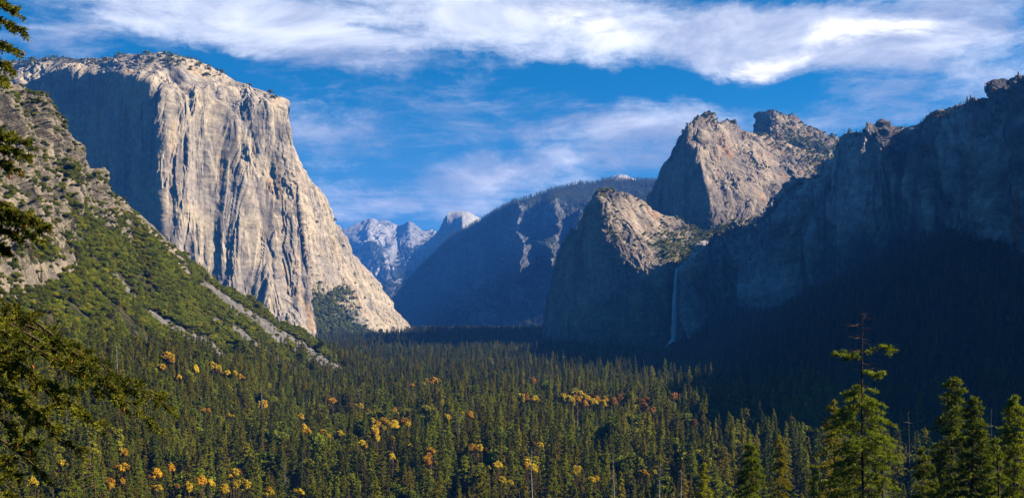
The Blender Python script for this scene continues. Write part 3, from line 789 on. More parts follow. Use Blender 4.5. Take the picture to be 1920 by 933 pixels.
CON.append(kind('pine_kind_08', conifer(60, 1, .075, .3, 60, 9, .014, .2, .7, .6, gaps=.4), M_dead, trunk(8, limbs=40, limb_len=.09), M_snag))
CON.append(kind('pine_kind_09', conifer(61, .92, .20, .34, 80, 34, .019, .05, .45, .5, gaps=.2), M_con_l, trunk(9), M_bark))
CON.append(kind('pine_kind_10', conifer(62, .85, .23, .22, 90, 34, .019, .1, .5, .45, gaps=.15), M_con, trunk(10), M_bark))
CON.append(kind('pine_kind_11', broadleaf(63, .26, .8, .12, 20, 90, .028), M_oak, broad_trunk(11, .8, .016, .2, .2), M_bark))
LOWC = kind('small_pine', conifer(77, 1, .15, .08, 26, 7, .05, .2, .75, .35), M_con, trunk(9, r=.02), M_bark)
LOWB = kind('small_shrub', broadleaf(78, .55, .8, .05, 8, 16, .16), M_oak)
LOWG = kind('small_autumn_tree', broadleaf(79, .45, 1, .2, 8, 16, .13), M_rust)
OAK = [kind('oak_kind_%02d' % i, broadleaf(40 + i, .62, .80 + .1 * (i % 3), .10, 15, 100, .055), M_oak, broad_trunk(i, .9, .035, .55, .12), M_bark) for i in range(4)]
GOLD = [kind('golden_kind_%02d' % i, broadleaf(50 + i, 1.05, 1.0, -1.1, 20, 90, .12), M_gold if i < 3 else M_rust, broad_trunk(i + 5, 1, .022, .16, .55), M_bark) for i in range(5)]

def scatter(name, kinds, pos, scl, rot, vid, **props):
    """many plants as ONE object: points that instance the source shapes"""
    col = bpy.data.collections.new(name + '_sources')
    order = sorted(range(len(kinds)), key=lambda i: kinds[i].obj.name); rank = {k: i for i, k in enumerate(order)}
    for k in kinds: col.objects.link(k.obj)
    me = bpy.data.meshes.new(name); me.vertices.add(len(pos)); me.vertices.foreach_set('co', np.asarray(pos, np.float32).ravel())
    def att(n, t, v, f='value'):
        a = me.attributes.new(n, t, 'POINT'); a.data.foreach_set(f, v.ravel())
    att('scl', 'FLOAT_VECTOR', np.asarray(scl, np.float32), 'vector')
    att('rot', 'FLOAT_VECTOR', np.stack([0 * rot, 0 * rot, rot], 1).astype(np.float32), 'vector')
    att('vid', 'INT', np.array([rank[int(v)] for v in vid], np.int32))
    o = link(name, me); tag(o, kind='stuff', **props)
    ng = bpy.data.node_groups.new(name, 'GeometryNodeTree')
    ng.interface.new_socket('Geometry', in_out='INPUT', socket_type='NodeSocketGeometry')
    ng.interface.new_socket('Geometry', in_out='OUTPUT', socket_type='NodeSocketGeometry')
    gi = ng.nodes.new('NodeGroupInput'); go = ng.nodes.new('NodeGroupOutput')
    ci = ng.nodes.new('GeometryNodeCollectionInfo'); ci.inputs['Collection'].default_value = col
    ci.inputs['Separate Children'].default_value = True; ci.inputs['Reset Children'].default_value = True
    ip = ng.nodes.new('GeometryNodeInstanceOnPoints'); ip.inputs['Pick Instance'].default_value = True
    def na(n, t):
        x = ng.nodes.new('GeometryNodeInputNamedAttribute'); x.data_type = t; x.inputs['Name'].default_value = n
        return [s for s in x.outputs if s.enabled and s.name == 'Attribute'][0]
    L = ng.links.new
    L(gi.outputs[0], ip.inputs['Points']); L(ci.outputs[0], ip.inputs['Instance'])
    L(na('vid', 'INT'), ip.inputs['Instance Index']); L(na('scl', 'FLOAT_VECTOR'), ip.inputs['Scale'])
    er = ng.nodes.new('FunctionNodeEulerToRotation'); L(na('rot', 'FLOAT_VECTOR'), er.inputs[0]); L(er.outputs[0], ip.inputs['Rotation'])
    L(ip.outputs[0], go.inputs[0])
    mo = o.modifiers.new('scatter', 'NODES'); mo.node_group = ng
    return o
def plant(name, k, loc, s, rot, crown=True, sy=None):
    e = empty(name, loc); e.rotation_euler = (0, 0, rot); e.scale = (s[0], s[1], s[2])
    if k.trunk is not None: link('trunk', k.trunk, e)
    if crown and k.crown is not None: link('crown', k.crown, e)
    return e

def sheet_samples(s, n, mask=None, rs=R_):
    P_, vis = s.P, s.vis
    du = np.diff(P_, axis=0)[:, :-1]; dv = np.diff(P_, axis=1)[:-1]
    ar = np.linalg.norm(np.cross(du, dv), axis=2)
    w = ar * vis[:-1][None, :] * (s.px[:-1, :-1] > -80) * (s.px[:-1, :-1] < 2000) * (s.P[:-1, :-1, 1] > 50)
    if mask is not None: w = w * mask[:-1, :-1]
    c = np.cumsum(w.ravel()); idx = np.searchsorted(c, rs.uniform(0, c[-1], n))
    i, j = np.unravel_index(idx, w.shape)
    a, b = rs.uniform(size=(2, n, 1))
    return P_[i, j] + du[i, j] * a + dv[i, j] * b, i, j

# ------------------------------------------------------------------ where the trees stand
con = dict(p=[], h=[], v=[])
def addc(p, h, v): con['p'].append(p); con['h'].append(h); con['v'].append(v)
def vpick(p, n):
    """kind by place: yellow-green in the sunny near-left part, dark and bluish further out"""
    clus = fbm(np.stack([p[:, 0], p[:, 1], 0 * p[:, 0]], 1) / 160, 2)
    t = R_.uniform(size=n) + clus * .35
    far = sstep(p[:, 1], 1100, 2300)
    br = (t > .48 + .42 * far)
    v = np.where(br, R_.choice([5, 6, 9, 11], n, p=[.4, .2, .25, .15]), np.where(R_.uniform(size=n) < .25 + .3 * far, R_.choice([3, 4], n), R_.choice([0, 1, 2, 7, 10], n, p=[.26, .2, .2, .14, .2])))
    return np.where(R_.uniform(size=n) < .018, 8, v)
def grid_floor(y0, y1, sp, k0, k1):
    ys = np.arange(y0, y1, sp); out = []
    for y in ys:
        xs = np.arange((k0 - CX) / F * y, (k1 - CX) / F * y, sp); out.append(np.stack([xs, 0 * xs + y], 1))
    q = np.concatenate(out); q = q + R_.uniform(-.5, .5, q.shape) * sp * 1.05
    return q
GP = [(813,713,8),(773,722,6),(977,746,9),(1003,750,9),(622,751,8),(675,760,7),(740,768,6),(718,788,9),(738,795,10),(759,790,10),(839,782,6),(881,777,7),(605,810,8),
 (638,811,7),(702,806,9),(707,820,9),(678,830,9),(768,835,9),(735,822,6),(808,846,11),(800,864,9),(884,837,8),(899,839,8),(933,870,9),(941,899,8),(988,866,9),(999,877,9),(1081,879,9),
 (1110,899,9),(1207,886,9),(1012,833,6),(735,855,7),(1057,747,9),(1068,750,9),(1079,746,9),(1090,744,10),(1101,747,10),(1112,752,10),(1120,748,9),(1130,756,8),(1139,752,7)]
GR_ = [(999,713,7),(1150,752,8),(1162,744,6),(1176,750,6),(1196,752,8),(1207,762,8),(1264,742,8),(1300,790,7),(1214,748,7),(1380,766,8),(1340,742,6)]
GHILL = [(313,668,9),(322,676,8),(305,690,8),(367,693,8),(399,688,8),(410,693,7),(426,700,7),(450,708,6),(337,708,6),(496,759,8),(563,780,7),(571,802,9),(604,812,7),(428,780,6),(380,770,6),
 (229,850,9),(232,877,9),(207,905,10),(294,888,10),(318,877,9),(334,905,12),(353,912,11),(377,900,11),(461,908,11),(439,885,10),(296,914,9),(65,905,11),(507,922,9),(563,922,9),(120,870,8),(420,915,10)]
def hill_at(px, py, dz):
    M = hill.vis[None, :] & (hill.P[..., 1] > 100)
    d = np.abs(hill.px - px) + np.abs(hill.py - dz * F / np.maximum(hill.P[..., 1], 1) - py) + (~M) * 1e6
    i, j = np.unravel_index(np.argmin(d), d.shape)
    return hill.P[i, j], d[i, j]
golds = []
for (px, py, r) in GP + GR_:
    y = 112.0 * F / (py - HY)
    golds.append((px, py, r, np.array([(px - CX) / F * y, y, float(floor_z(np.array([(px - CX) / F * y]), np.array([y]))[0])]), (px, py, r) in GR_))
for (px, py, r) in GHILL:
    p, d = hill_at(px, py, 16.0)
    if d < 12: golds.append((px, py, r, p.copy(), False))
    else:
        y = 112.0 * F / (py - HY); golds.append((px, py, r, np.array([(px - CX) / F * y, y, FLOOR]), False))
rg = np.random.RandomState(5)
for g in list(golds):
    for k in range(rg.choice([0, 1, 2, 2])):
        dx, dy = rg.uniform(-2.2, 2.2) * g[2], rg.uniform(-6, 8); f = g[3][1] / F
        y2 = g[3][1] * (1 - dy / max(g[1] - HY, 60)) if g[3][2] < -120 else g[3][1]
        golds.append((g[0] + dx, g[1] + dy * (y2 != g[3][1]), g[2] * rg.uniform(.45, .8), np.array([g[3][0] * y2 / g[3][1] + dx * f, y2, g[3][2]]), g[4] or rg.uniform() < .12))
GX_ = np.array([g[3] for g in golds])
def clear_golds(p, front=75, w=7.5):
    keep = np.ones(len(p), bool)
    for g in GX_:
        f = np.clip(g[1] * .085, 45, 170)
        cx = g[0] * p[:, 1] / g[1]
        keep &= ~((np.abs(p[:, 0] - cx) < w) & (p[:, 1] < g[1] + 6) & (p[:, 1] > g[1] - f))
    return keep
# valley floor
q = np.concatenate([grid_floor(330, 620, 11.5, 380, 1980), grid_floor(620, 1500, 12.0, -60, 1980), grid_floor(1500, 2900, 13.5, 300, 1800), grid_floor(2900, 5500, 18, 560, 1080), grid_floor(5500, 9800, 25, 640, 1080)])
z = floor_z(q[:, 0], q[:, 1])
p = np.column_stack([q, z])
dens = fbm(p * np.array([1, 1, 0]) / 120 + 4, 3)
keep = (dens * 1.5 + R_.uniform(-.5, .7, len(p)) > -.40)
meadow = (((p[:, 0] - 190) / 58) ** 2 + ((p[:, 1] - 1430) / 50) ** 2 < 1)
keep &= ~meadow
p = p[keep]
hh = 42 * (.38 + .82 * R_.uniform(size=len(p)) ** .8) * (1 + .12 * fbm(p * np.array([1, 1, 0]) / 200, 2))
hh = np.where(p[:, 1] < 900, hh * (.72 + .28 * sstep(p[:, 1], 400, 900)), hh)
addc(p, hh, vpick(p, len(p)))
# lower hillside
low = sstep(hill.py, 650, 730) * (1 - hill.rock) * (hill.talus < .25) * (hill.px < 800)
mix_ = .06 * (1 - hill.rock) * (hill.talus < .25) * (hill.py > 470)
p, i, j = sheet_samples(hill, 6800, low + mix_)
k = np.ones(len(p), bool)
hh = 28 * R_.uniform(.5, 1.15, len(p)); hh = np.where(hill.py[i[k], j[k]] < 660, hh * .6, hh)
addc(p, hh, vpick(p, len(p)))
# dark slope on the right and the added mountainside
p, i, j = sheet_samples(slope, 9500); addc(p, 30 * R_.uniform(.5, 1.15, len(p)), R_.choice([0, 1, 2, 3, 4, 7, 8], len(p), p=[.2, .2, .2, .15, .12, .11, .02]))
p, i, j = sheet_samples(rm, 5200); addc(p, 28 * R_.uniform(.5, 1.15, len(p)), R_.choice([0, 1, 2, 3, 4, 7], len(p)))
cp = np.concatenate(con['p']); ch = np.concatenate(con['h']); cv = np.concatenate(con['v'])
for g in golds:      # conifers in front of an autumn tree stay below its crown
    gy = g[3][1]; yy = cp[:, 1]; w = g[2] * yy / F * .9 + 1.5
    m = (np.abs(cp[:, 0] - g[3][0] * yy / gy) < w) & (yy < gy + 5) & (yy > gy - 200)
    allow = (HY - (g[1] + .75 * g[2])) * yy / F - cp[:, 2]
    ch = np.where(m, np.minimum(ch, allow), ch)
kk = ch > 7
cp, ch, cv = cp[kk], ch[kk], cv[kk]
def scr(p): return CX + F * p[:, 0] / p[:, 1], HY - F * p[:, 2] / p[:, 1]
spx, spy = scr(cp); topy = HY - F * (cp[:, 2] + ch) / cp[:, 1]
# keep a clear view past the hand-placed near trees at the right
near_zone = (cp[:, 1] < 330)
cp, ch, cv, spx, topy = [a[~near_zone] for a in (cp, ch, cv, spx, topy)]
inf = (spx > 8) & (spx < 1912) & (topy < 915)
shown = np.minimum(930, HY - F * cp[:, 2] / cp[:, 1]) - topy
rankv = np.where(inf, shown, -1)
order = np.argsort(-rankv)[:290]
ismain = np.zeros(len(cp), bool); ismain[order] = True
rot = R_.uniform(0, 6.28, len(cp))
wd = R_.uniform(.85, 1.3, (len(cp), 1)) * ch[:, None] * np.array([[1, 1, 0]]) + ch[:, None] * np.array([[0, 0, 1]])
r_ = ~ismain
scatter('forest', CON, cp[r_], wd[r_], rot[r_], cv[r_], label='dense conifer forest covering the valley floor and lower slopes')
LAB = []
XL = [(0, 'at the left edge'), (90, 'under the rocky slope'), (200, 'under the shaded cliff face'), (300, 'under the long pale talus'), (400, 'under the lower talus tips'),
      (500, 'at the foot of the left hillside'), (600, 'under the toe of the great cliff'), (700, 'under the last cliff ledges'), (790, 'under the far half dome'),
      (900, 'under the blue forested ridge'), (1030, 'under the dark pointed rock'), (1140, 'just left of the waterfall line'), (1230, 'under the waterfall'), (1310, 'right of the waterfall line'),
      (1420, 'under the dark wall'), (1540, 'beside the tall snag-topped pine'), (1690, 'between the big foreground firs'), (1800, 'toward the right edge')]
def where(px): return [t for x, t in XL if px >= x][-1] if px > 0 else XL[0][1]
def row(py): return 'far' if py < 700 else 'upper' if py < 750 else 'middle' if py < 790 else 'near' if py < 835 else 'front' if py < 880 else 'frontmost'
COLW = ['dark green', 'slim dark', 'broad dark', 'thin bluish', 'bluish green', 'bright green', 'ragged yellow-green', 'narrow spire-like', 'dead grey', 'flat-crowned yellow-green', 'wide-crowned dark', 'bushy round']
for n_, i in enumerate(order):
    e = plant('dead_pine' if cv[i] == 8 else 'pine_tree', CON[cv[i]], cp[i], wd[i], rot[i])
    tall = 'tall' if ch[i] > 37 else 'short' if ch[i] < 27 else 'middling'
    LAB.append((e, '%s %s tree, %s rows, %s' % (tall, COLW[cv[i]], row(topy[i]), where(spx[i])), 'conifers of the valley forest', spx[i]))

# shrubs and oaks on the hillside
m1 = (1 - hill.rock) ** 2 * (hill.talus < .35) * (1 - .45 * sstep(hill.py, 690, 800)) + .03
nzh = hill.N[..., 2]
p, i, j = sheet_samples(hill, 15000, m1 * (fbm(hill.P / 45, 3) > -.35) + .012)
sz = 7.2 * R_.uniform(.45, 1.25, len(p)) * (1 - .45 * hill.rock[i, j]) * (1 - .35 * hill.talus[i, j])
p2, i2, j2 = sheet_samples(hill, 2500, (hill.rock > .5) * 1.0 * (nzh > .55))
p = np.concatenate([p, p2]); sz = np.concatenate([sz, 3.2 * R_.uniform(.5, 1.3, len(p2))])
k = clear_golds(p, 30, 6); p, sz = p[k], sz[k]
spx, spy = scr(p); yy = p[:, 1]
vid = R_.randint(0, 4, len(p)); rot = R_.uniform(0, 6.28, len(p))
sc3 = sz[:, None] * np.stack([R_.uniform(.9, 1.5, len(p)), R_.uniform(.9, 1.5, len(p)), R_.uniform(.7, 1.15, len(p))], 1)
inf = (spx > 5) & (spx < 1900) & (spy < 900) & (spy > 100)
order = np.argsort(-np.where(inf, sz / yy, 0))[:280]
im = np.zeros(len(p), bool); im[order] = True
scatter('scrub', OAK, p[~im], sc3[~im], rot[~im], vid[~im], label='rounded oak scrub covering the left hillside')
def hrow(py): return 'high' if py < 520 else 'halfway up' if py < 620 else 'low' if py < 720 else 'lower still' if py < 800 else 'at the bottom'
for i in order:
    e = plant('oak_tree', OAK[vid[i]], p[i], sc3[i], rot[i])
    LAB.append((e, '%s %s oak bush, %s, %s' % ('large' if sz[i] > 8 else 'small', ['round', 'spreading', 'lumpy', 'dense'][vid[i]], hrow(spy[i]), where(spx[i])), 'oak bushes on the left hillside', spx[i]))
def label_all():
    by = {}
    for t in LAB: by.setdefault(t[1], []).append(t)
    for lb, ts in by.items():
        ts.sort(key=lambda t: t[3])
        for k, (e, l, g, x) in enumerate(ts):
            suf = '' if len(ts) == 1 else ', leftmost' if k == 0 else ', rightmost' if k == len(ts) - 1 else ', between its likes' if len(ts) == 3 else ', %s from left' % ['', 'second', 'third', 'fourth', 'fifth', 'sixth', 'seventh', 'eighth', 'ninth'][min(k, 8)]
            tag(e, l + suf, 'tree', g)
label_all()
# golden trees
cells = {}
for g in golds: cells.setdefault((row(g[1]), where(g[0]), g[4]), []).append(g)
NUM = ['first', 'second', 'third', 'fourth', 'fifth', 'sixth', 'seventh', 'eighth', 'ninth', 'tenth', 'eleventh', 'twelfth']
for (rw, wh, rusty), lst in cells.items():
    lst.sort(key=lambda g: g[0])
    for n_, g in enumerate(lst):
        px, py, r, pos, _ = g
        rad = r * pos[1] / F * .86
        hgt = -pos[2] + (HY - py + r * .6) * pos[1] / F if pos[2] < -120 else 16 + rad
        hgt = float(np.clip(hgt, 10, 42))
        k = GOLD[3 + (n_ % 2)] if rusty else GOLD[R_.randint(0, 3)]
        e = empty('autumn_tree', pos); e.rotation_euler = (0, 0, R_.uniform(0, 6.28))
        tk = link('trunk', k.trunk, e); tk.scale = (hgt * .8,) * 2 + (hgt,)
        cr = link('crown', k.crown, e); cr.location = (0, 0, hgt - rad * .8)
        cr.scale = (rad * R_.uniform(.85, 1.3), rad * R_.uniform(.85, 1.3), rad * R_.uniform(.95, 1.6))
        one = '' if len(lst) == 1 else ', %s from left' % NUM[n_]
        tag(e, '%s tree, %s rows, %s%s' % ('rust-orange' if rusty else 'golden', rw, wh, one), 'tree', 'autumn trees in the valley')

# far plants: ridge-top pines, ledge scrub
def far_plants(name, s, n, mask, h, kd, label, vids=None):
    p, i, j = sheet_samples(s, n, mask)
    hh = h * R_.uniform(.5, 1.2, n)[:, None]
    scatter(name, kd, p - np.array([0, 0, .5]), hh * np.stack([R_.uniform(.8, 1.4, n)] * 2 + [np.ones(n)], 1), R_.uniform(0, 6.28, n), R_.choice(len(kd), n, p=vids), label=label)
far_plants('forest', el_cap, 420, (el_cap.v > .90) * (.15 + (fbm(el_cap.P / 90, 2) > 0)), 15, [CON[0], CON[3], LOWB], 'scattered pines along the top of the great cliff', [.4, .4, .2])
far_plants('forest', shoulder, 1500, blobs(shoulder, (620, 600, 60, 52, 40, 1.), (598, 585, 26, 50, 0, 1), (640, 550, 20, 12, 0, 1), (680, 634, 70, 16, 20, 1)) ** 2 + .012, 17, [LOWC, LOWB], 'green scrub and pines on the ledge below the cliff shoulder')
steep = sstep(mid.N[..., 2], .15, .6)
far_plants('forest', mid, 16000, (steep * .8 + .12 + 1.5 * (mid.v > .93)) * (1 - .9 * np.clip(blobs(mid, (975, 430, 14, 70, 0, 1), (1005, 440, 24, 60, -12, 1), (880, 480, 50, 20, -5, .8)), 0, 1)), 36, [LOWC], 'conifers covering the long blue ridge')
cm = np.clip(blobs(lc, (1270, 468, 60, 38, 15, 1.), (1345, 430, 70, 36, 15, 1.), (1150, 400, 60, 20, 60, .25), (1125, 358, 22, 8, 0, 1)), 0, 1)
far_plants('scrub', lc, 1900, cm ** 1.5 + .02 + .15 * (lc.v > .97), 9, [LOWB, LOWC], 'green scrub in the sloping bowl above the waterfall', [.6, .4])
cm = np.clip(blobs(mc, (1300, 222, 50, 14, 0, .6), (1320, 420, 60, 20, 0, 1), (1480, 285, 60, 14, 20, .4), (1560, 320, 60, 30, 20, .8), (1400, 235, 70, 8, 25, .6)), 0, 1)
far_plants('scrub', mc, 1100, cm ** 1.5 + .01 + .3 * (mc.v > .97), 10, [LOWB, LOWC], 'pines and scrub dotting the granite pyramid', [.4, .6])
far_plants('scrub', hc, 1300, .25 + (hc.v > .95) + 2 * np.clip(blobs(hc, (1510, 290, 80, 34, 20, 1)), 0, 1), 12, [LOWB, LOWC], 'scrub on the wedge-shaped summit', [.5, .5])
far_plants('forest', br, 160, (br.v > .5) * 1.0, 16, [LOWC], 'small pines on the skyline hill')
far_plants('scrub', wall, 1100, sstep(wall.N[..., 2], .45, .8) * .5 + .9 * (wall.v > .955) + .01, 13, [CON[0], CON[1], CON[3], CON[10], LOWG], 'pines and scrub on the rim and ledges of the dark wall', [.3, .25, .25, .17, .03])
far_plants('forest', slope, 160, 1.0 * (slope.v > .3), 13, [LOWG], 'a few rusty shrubs on the dark slope')

# ------------------------------------------------------------------ waterfall
def water_mat():
    m, nt = new_mat('falling_water')
    pos = node(nt, 'ShaderNodeNewGeometry').outputs['Position']
    n = noise_n(nt, mapping(nt, pos, scale=(.35, .35, .022)), 1, 6, .65, .3)
    at = node(nt, 'ShaderNodeAttribute', attribute_name='edge').outputs['Fac']
    b = node(nt, 'ShaderNodeBsdfPrincipled', ins={'Base Color': (.85, .88, .92, 1), 'Roughness': .6})
    t = node(nt, 'ShaderNodeBsdfTransparent')
    f = rng_map(nt, mth(nt, 'ADD', n, at), .38, .95)
    mx = node(nt, 'ShaderNodeMixShader', ins={0: mth(nt, 'MULTIPLY', f, .75), 1: t.outputs[0], 2: b.outputs[0]})
    o = node(nt, 'ShaderNodeOutputMaterial'); nt.links.new(mx.outputs[0], o.inputs[0])
    return m
M_water = water_mat()
def ribbon(path, thick=5.0, nw=12):
    """path: (px, py, distance, half-width in metres) from top to bottom; a bowed sheet of water"""
    path = np.array(path, float); n = 70
    t = np.linspace(0, 1, n); tt = np.linspace(0, 1, len(path))
    q = np.stack([np.interp(t, tt, path[:, k]) for k in range(4)], 1)
    c = np.stack([(q[:, 0] - CX) / F * q[:, 2], q[:, 2], (HY - q[:, 1]) / F * q[:, 2]], 1)
    w = q[:, 3] * (1 + .25 * pnoise(np.stack([t * 9, 0 * t, 0 * t], 1)))
    an = np.linspace(0, 2 * np.pi, 2 * nw, endpoint=False)
    V = c[:, None] + np.stack([np.cos(an)[None] * w[:, None], np.sin(an)[None] * thick * (w / w.max())[:, None], 0 * np.cos(an)[None] * w[:, None]], 2)
    V[..., 0] += 1.2 * pnoise(V / np.array([6, 6, 30]))
    edge = np.broadcast_to(.45 - .55 * np.abs(np.cos(an)) ** 3, (n, 2 * nw)) + (.25 - .35 * t)[:, None]
    idx = np.arange(n * 2 * nw).reshape(n, 2 * nw); nx = np.roll(idx, -1, 1)
    Fc = np.stack([idx[:-1], idx[1:], nx[1:], nx[:-1]], -1).reshape(-1, 4)
    return V.reshape(-1, 3), Fc, edge.ravel()
V, Fc, ed = ribbon([(1269, 502, 2738, 3.5), (1267, 520, 2718, 4.5), (1265, 560, 2700, 7), (1264, 600, 2690, 8), (1262, 640, 2680, 10)])
e = link('waterfall', mesh_np('waterfall', V, Fc, M_water, True, attrs={'edge': ed}))
tag(e, 'thin white waterfall dropping beside the dark pointed rock', 'waterfall')
V, Fc, ed = ribbon([(1262, 636, 2660, 7), (1250, 648, 2640, 4), (1240, 655, 2625, 5), (1231, 664, 2600, 3)], 3)
tag(link('cascade', mesh_np('cascade', V, Fc, M_water, True, attrs={'edge': ed}), e))

# ------------------------------------------------------------------ big trees near the camera, right
def big_tree(name, px, top, Y_, H, R, seed, label, mat=None, nb=230, per=110, size=.30, h0=.15, crown_top=1.0, droop=.35, pw=.7, ragged=.45, limbs=50, tr=.42, gaps=.1, limb_len=4.0, bark_m=None, crown=True):
    x, y, z = P(px, top, Y_)
    z -= H
    e = empty(name, (x, y, z)); tag(e, label, 'tree')
    rs = np.random.RandomState(seed)
    zz = np.linspace(-2, H, 14)
    pth = np.stack([.25 * np.sin(zz / H * 5 + seed), .25 * np.cos(zz / H * 4 + seed), zz], 1); pth[:, 0] -= pth[-1, 0]
    parts = [tube(pth, tr * (1 - zz / H * .93).clip(.07), 9)]
    for k in range(limbs):
        h = H * (h0 + (crown_top - h0) * rs.uniform()); az = rs.uniform(0, 6.28)
        L = R * (max(0., 1 - (h / H - h0) / max(crown_top - h0, .01)) ** pw * .9 + .1) * rs.uniform(.5, 1)
        s = np.linspace(0, 1, 5)[:, None]
        qv = np.array([np.interp(h, zz, pth[:, 0]), np.interp(h, zz, pth[:, 1]), h]) + s * L * np.array([math.cos(az), math.sin(az), .12]) - s ** 1.6 * np.array([0, 0, droop * L])
        parts.append(tube(qv, tr * .16 * (1 - .85 * s[:, 0]), 5))
    if crown_top < 1:      # bare, broken top
        for k in range(16):
            h = H * rs.uniform(crown_top, .995); az = rs.choice([0.2, 2.9, 3.4, -.3, 1.2]) + rs.uniform(-.3, .3); L = rs.uniform(.3, 1.7)
            s = np.linspace(0, 1, 5)[:, None]
            parts.append(tube(np.array([0, 0, h]) + s * L * np.array([math.cos(az), math.sin(az), rs.uniform(-.3, .3)]) + s ** 2 * np.array([0, 0, rs.uniform(-.3, .4)]), .035 * (1 - .7 * s[:, 0]), 4))
    V, Fc = merge(parts); link('trunk', mesh_np('trunk', V, Fc, bark_m or M_bark, True), e)
    if crown:
        # tufts: each branch carries upturned tufts of needle clumps
        C, A = [], []
        for k in range(nb):
            t = (k + rs.uniform()) / nb
            if rs.uniform() < gaps: continue
            h = H * (crown_top - (crown_top - h0) * t)
            r = R * (t ** pw + .06) * (1 - ragged * rs.uniform()); az = rs.uniform(0, 6.28)
            dr = np.array([math.cos(az), math.sin(az), 0]); pr = np.array([-dr[1], dr[0], 0])
            nt_ = max(4, int(r / R * 15) + 3)
            for q_ in range(nt_):
                s = .2 + .8 * (q_ + rs.uniform()) / nt_
                lat = rs.uniform(-1, 1) * .28 * r * (1.2 - s)
                c0 = dr * r * s + pr * lat + np.array([0, 0, h + .12 * r * s - droop * r * s ** 1.6])
                m = max(6, int(per / 6)); u = unit(rs.normal(size=(m, 3)) + np.array([0, 0, .35]) + dr * .5)
                rad = size * 2.3 * rs.uniform(.6, 1.25)
                C.append(c0 + u * rad * rs.uniform(.2, 1, m)[:, None] * np.array([1, 1, .55])); A.append(u + rs.normal(size=(m, 3)) * .3)
        C = np.concatenate(C); A = np.concatenate(A)
        V, Fc = kites(C, A, size * rs.uniform(.5, 1.1, len(C)), size * .26 * rs.uniform(.6, 1.3, len(C)), rs)
        cr = link('crown', mesh_np('crown', V, Fc, mat or M_near), e)
    return e
main_pine = big_tree('pine_tree', 1618, 578, 132, 52, 7.2, 1, 'tall sunlit pine with a bare broken top, biggest near the right', size=.26, nb=240, h0=.2, crown_top=.80, pw=.27, ragged=.4, tr=.40, limbs=70, gaps=.14)
def bough(px0, py0, px1, py1, Y_, green, root, seed):
    a = np.array(P(px0, py0, Y_)); b = np.array(P(px1, py1, Y_ - 1)); rs = np.random.RandomState(seed)
    s = np.linspace(0, 1, 8)[:, None]; L = np.linalg.norm(b - a)
    pth = a + (b - a) * s + np.array([0, 0, -.10 * L]) * np.sin(s * np.pi) - np.array(root.location)
    V, Fc = tube(pth, .06 * (1 - .75 * s[:, 0]), 5); parts = [(V, Fc)]
    for k in range(7):
        f = rs.uniform(.2, 1); o = a + (b - a) * f - np.array(root.location); ss = np.linspace(0, 1, 4)[:, None]
        parts.append(tube(o + ss * rs.normal(size=3) * np.array([.6, .6, .35]), .022 * (1 - .6 * ss[:, 0]), 4))
    V, Fc = merge(parts); bo = link('bough', mesh_np('bough', V, Fc, M_bark, True), root)
    if green:
        C, A = [], []
        for k in range(int(9 * green)):
            f = rs.uniform(.3, 1.05); c0 = a + (b - a) * f - np.array(root.location) + rs.normal(size=3) * np.array([.45, .45, .28])
            u = unit(rs.normal(size=(42, 3)) + np.array([0, 0, .3])); C.append(c0 + u * .5 * rs.uniform(.2, 1, 42)[:, None] * np.array([1, 1, .6])); A.append(u)
        C = np.concatenate(C); A = np.concatenate(A); V, Fc = kites(C, A, .24, .06, rs)
        link('foliage', mesh_np('foliage', V, Fc, M_near), bo)
bough(1610, 655, 1672, 652, 132, 1.3, main_pine, 3)
bough(1614, 672, 1568, 664, 132, 2.2, main_pine, 4)
bough(1616, 680, 1650, 692, 132, 0, main_pine, 5)
bough(1617, 700, 1652, 702, 132, 1.0, main_pine, 6)
bough(1612, 655, 1594, 656, 132, 0, main_pine, 7)
bough(1612, 632, 1597, 631, 132, 0, main_pine, 8)
bough(1611, 607, 1592, 609, 132, 0, main_pine, 9)
bough(1611, 589, 1626, 588, 132, 0, main_pine, 10)
big_tree('fir_tree', 1788, 706, 150, 46, 8.6, 2, 'broad bright green fir behind the twin-headed one, right foreground', size=.30, h0=.1, pw=.62, ragged=.4, nb=280, gaps=.05)
big_tree('fir_tree', 1826, 746, 138, 40, 6.6, 3, 'bright green fir with a pointed head, second from the right edge', size=.28, h0=.1, pw=.66, ragged=.35, nb=240, gaps=.05)
big_tree('fir_tree', 1902, 744, 140, 40, 7.2, 4, 'dark green fir cut by the right edge', M_con_l, size=.28, h0=.1, pw=.66, nb=240)
big_tree('fir_tree', 1408, 832, 165, 34, 7.2, 5, 'bright green fir left of the tall snag-topped pine, head just above the bottom edge', size=.28, h0=.1, pw=.7, ragged=.3, nb=220, gaps=.05)
big_tree('fir_tree', 1562, 752, 175, 40, 6.5, 6, 'darker ragged fir close behind the left side of the snag-topped pine', M_con_l, size=.28, h0=.1, pw=.55, ragged=.6, nb=120, gaps=.2)
big_tree('fir_tree', 1526, 874, 150, 30, 4.2, 7, 'small bright fir at the left foot of the snag-topped pine', size=.25, h0=.1, nb=90)
big_tree('fir_tree', 1462, 818, 250, 40, 6.5, 8, 'mid green fir between the low bright fir and the snag-topped pine', M_con_l, size=.36, h0=.1, nb=130)
big_tree('fir_tree', 1732, 838, 130, 30, 5.0, 9, 'low bright green fir between the snag-topped pine and broad fir', size=.25, h0=.1, nb=110)
big_tree('fir_tree', 1320, 868, 260, 36, 6.0, 10, 'olive green fir low at the bottom, right of the waterfall line', M_con_l, size=.36, h0=.1, nb=120)
big_tree('fir_tree', 1868, 820, 120, 30, 5.0, 12, 'low green fir in front of the right edge fir', size=.24, h0=.1, nb=110)
big_tree('fir_tree', 1655, 850, 120, 30, 4.5, 13, 'bushy low fir at the right foot of the snag-topped pine', size=.24, h0=.1, nb=110)
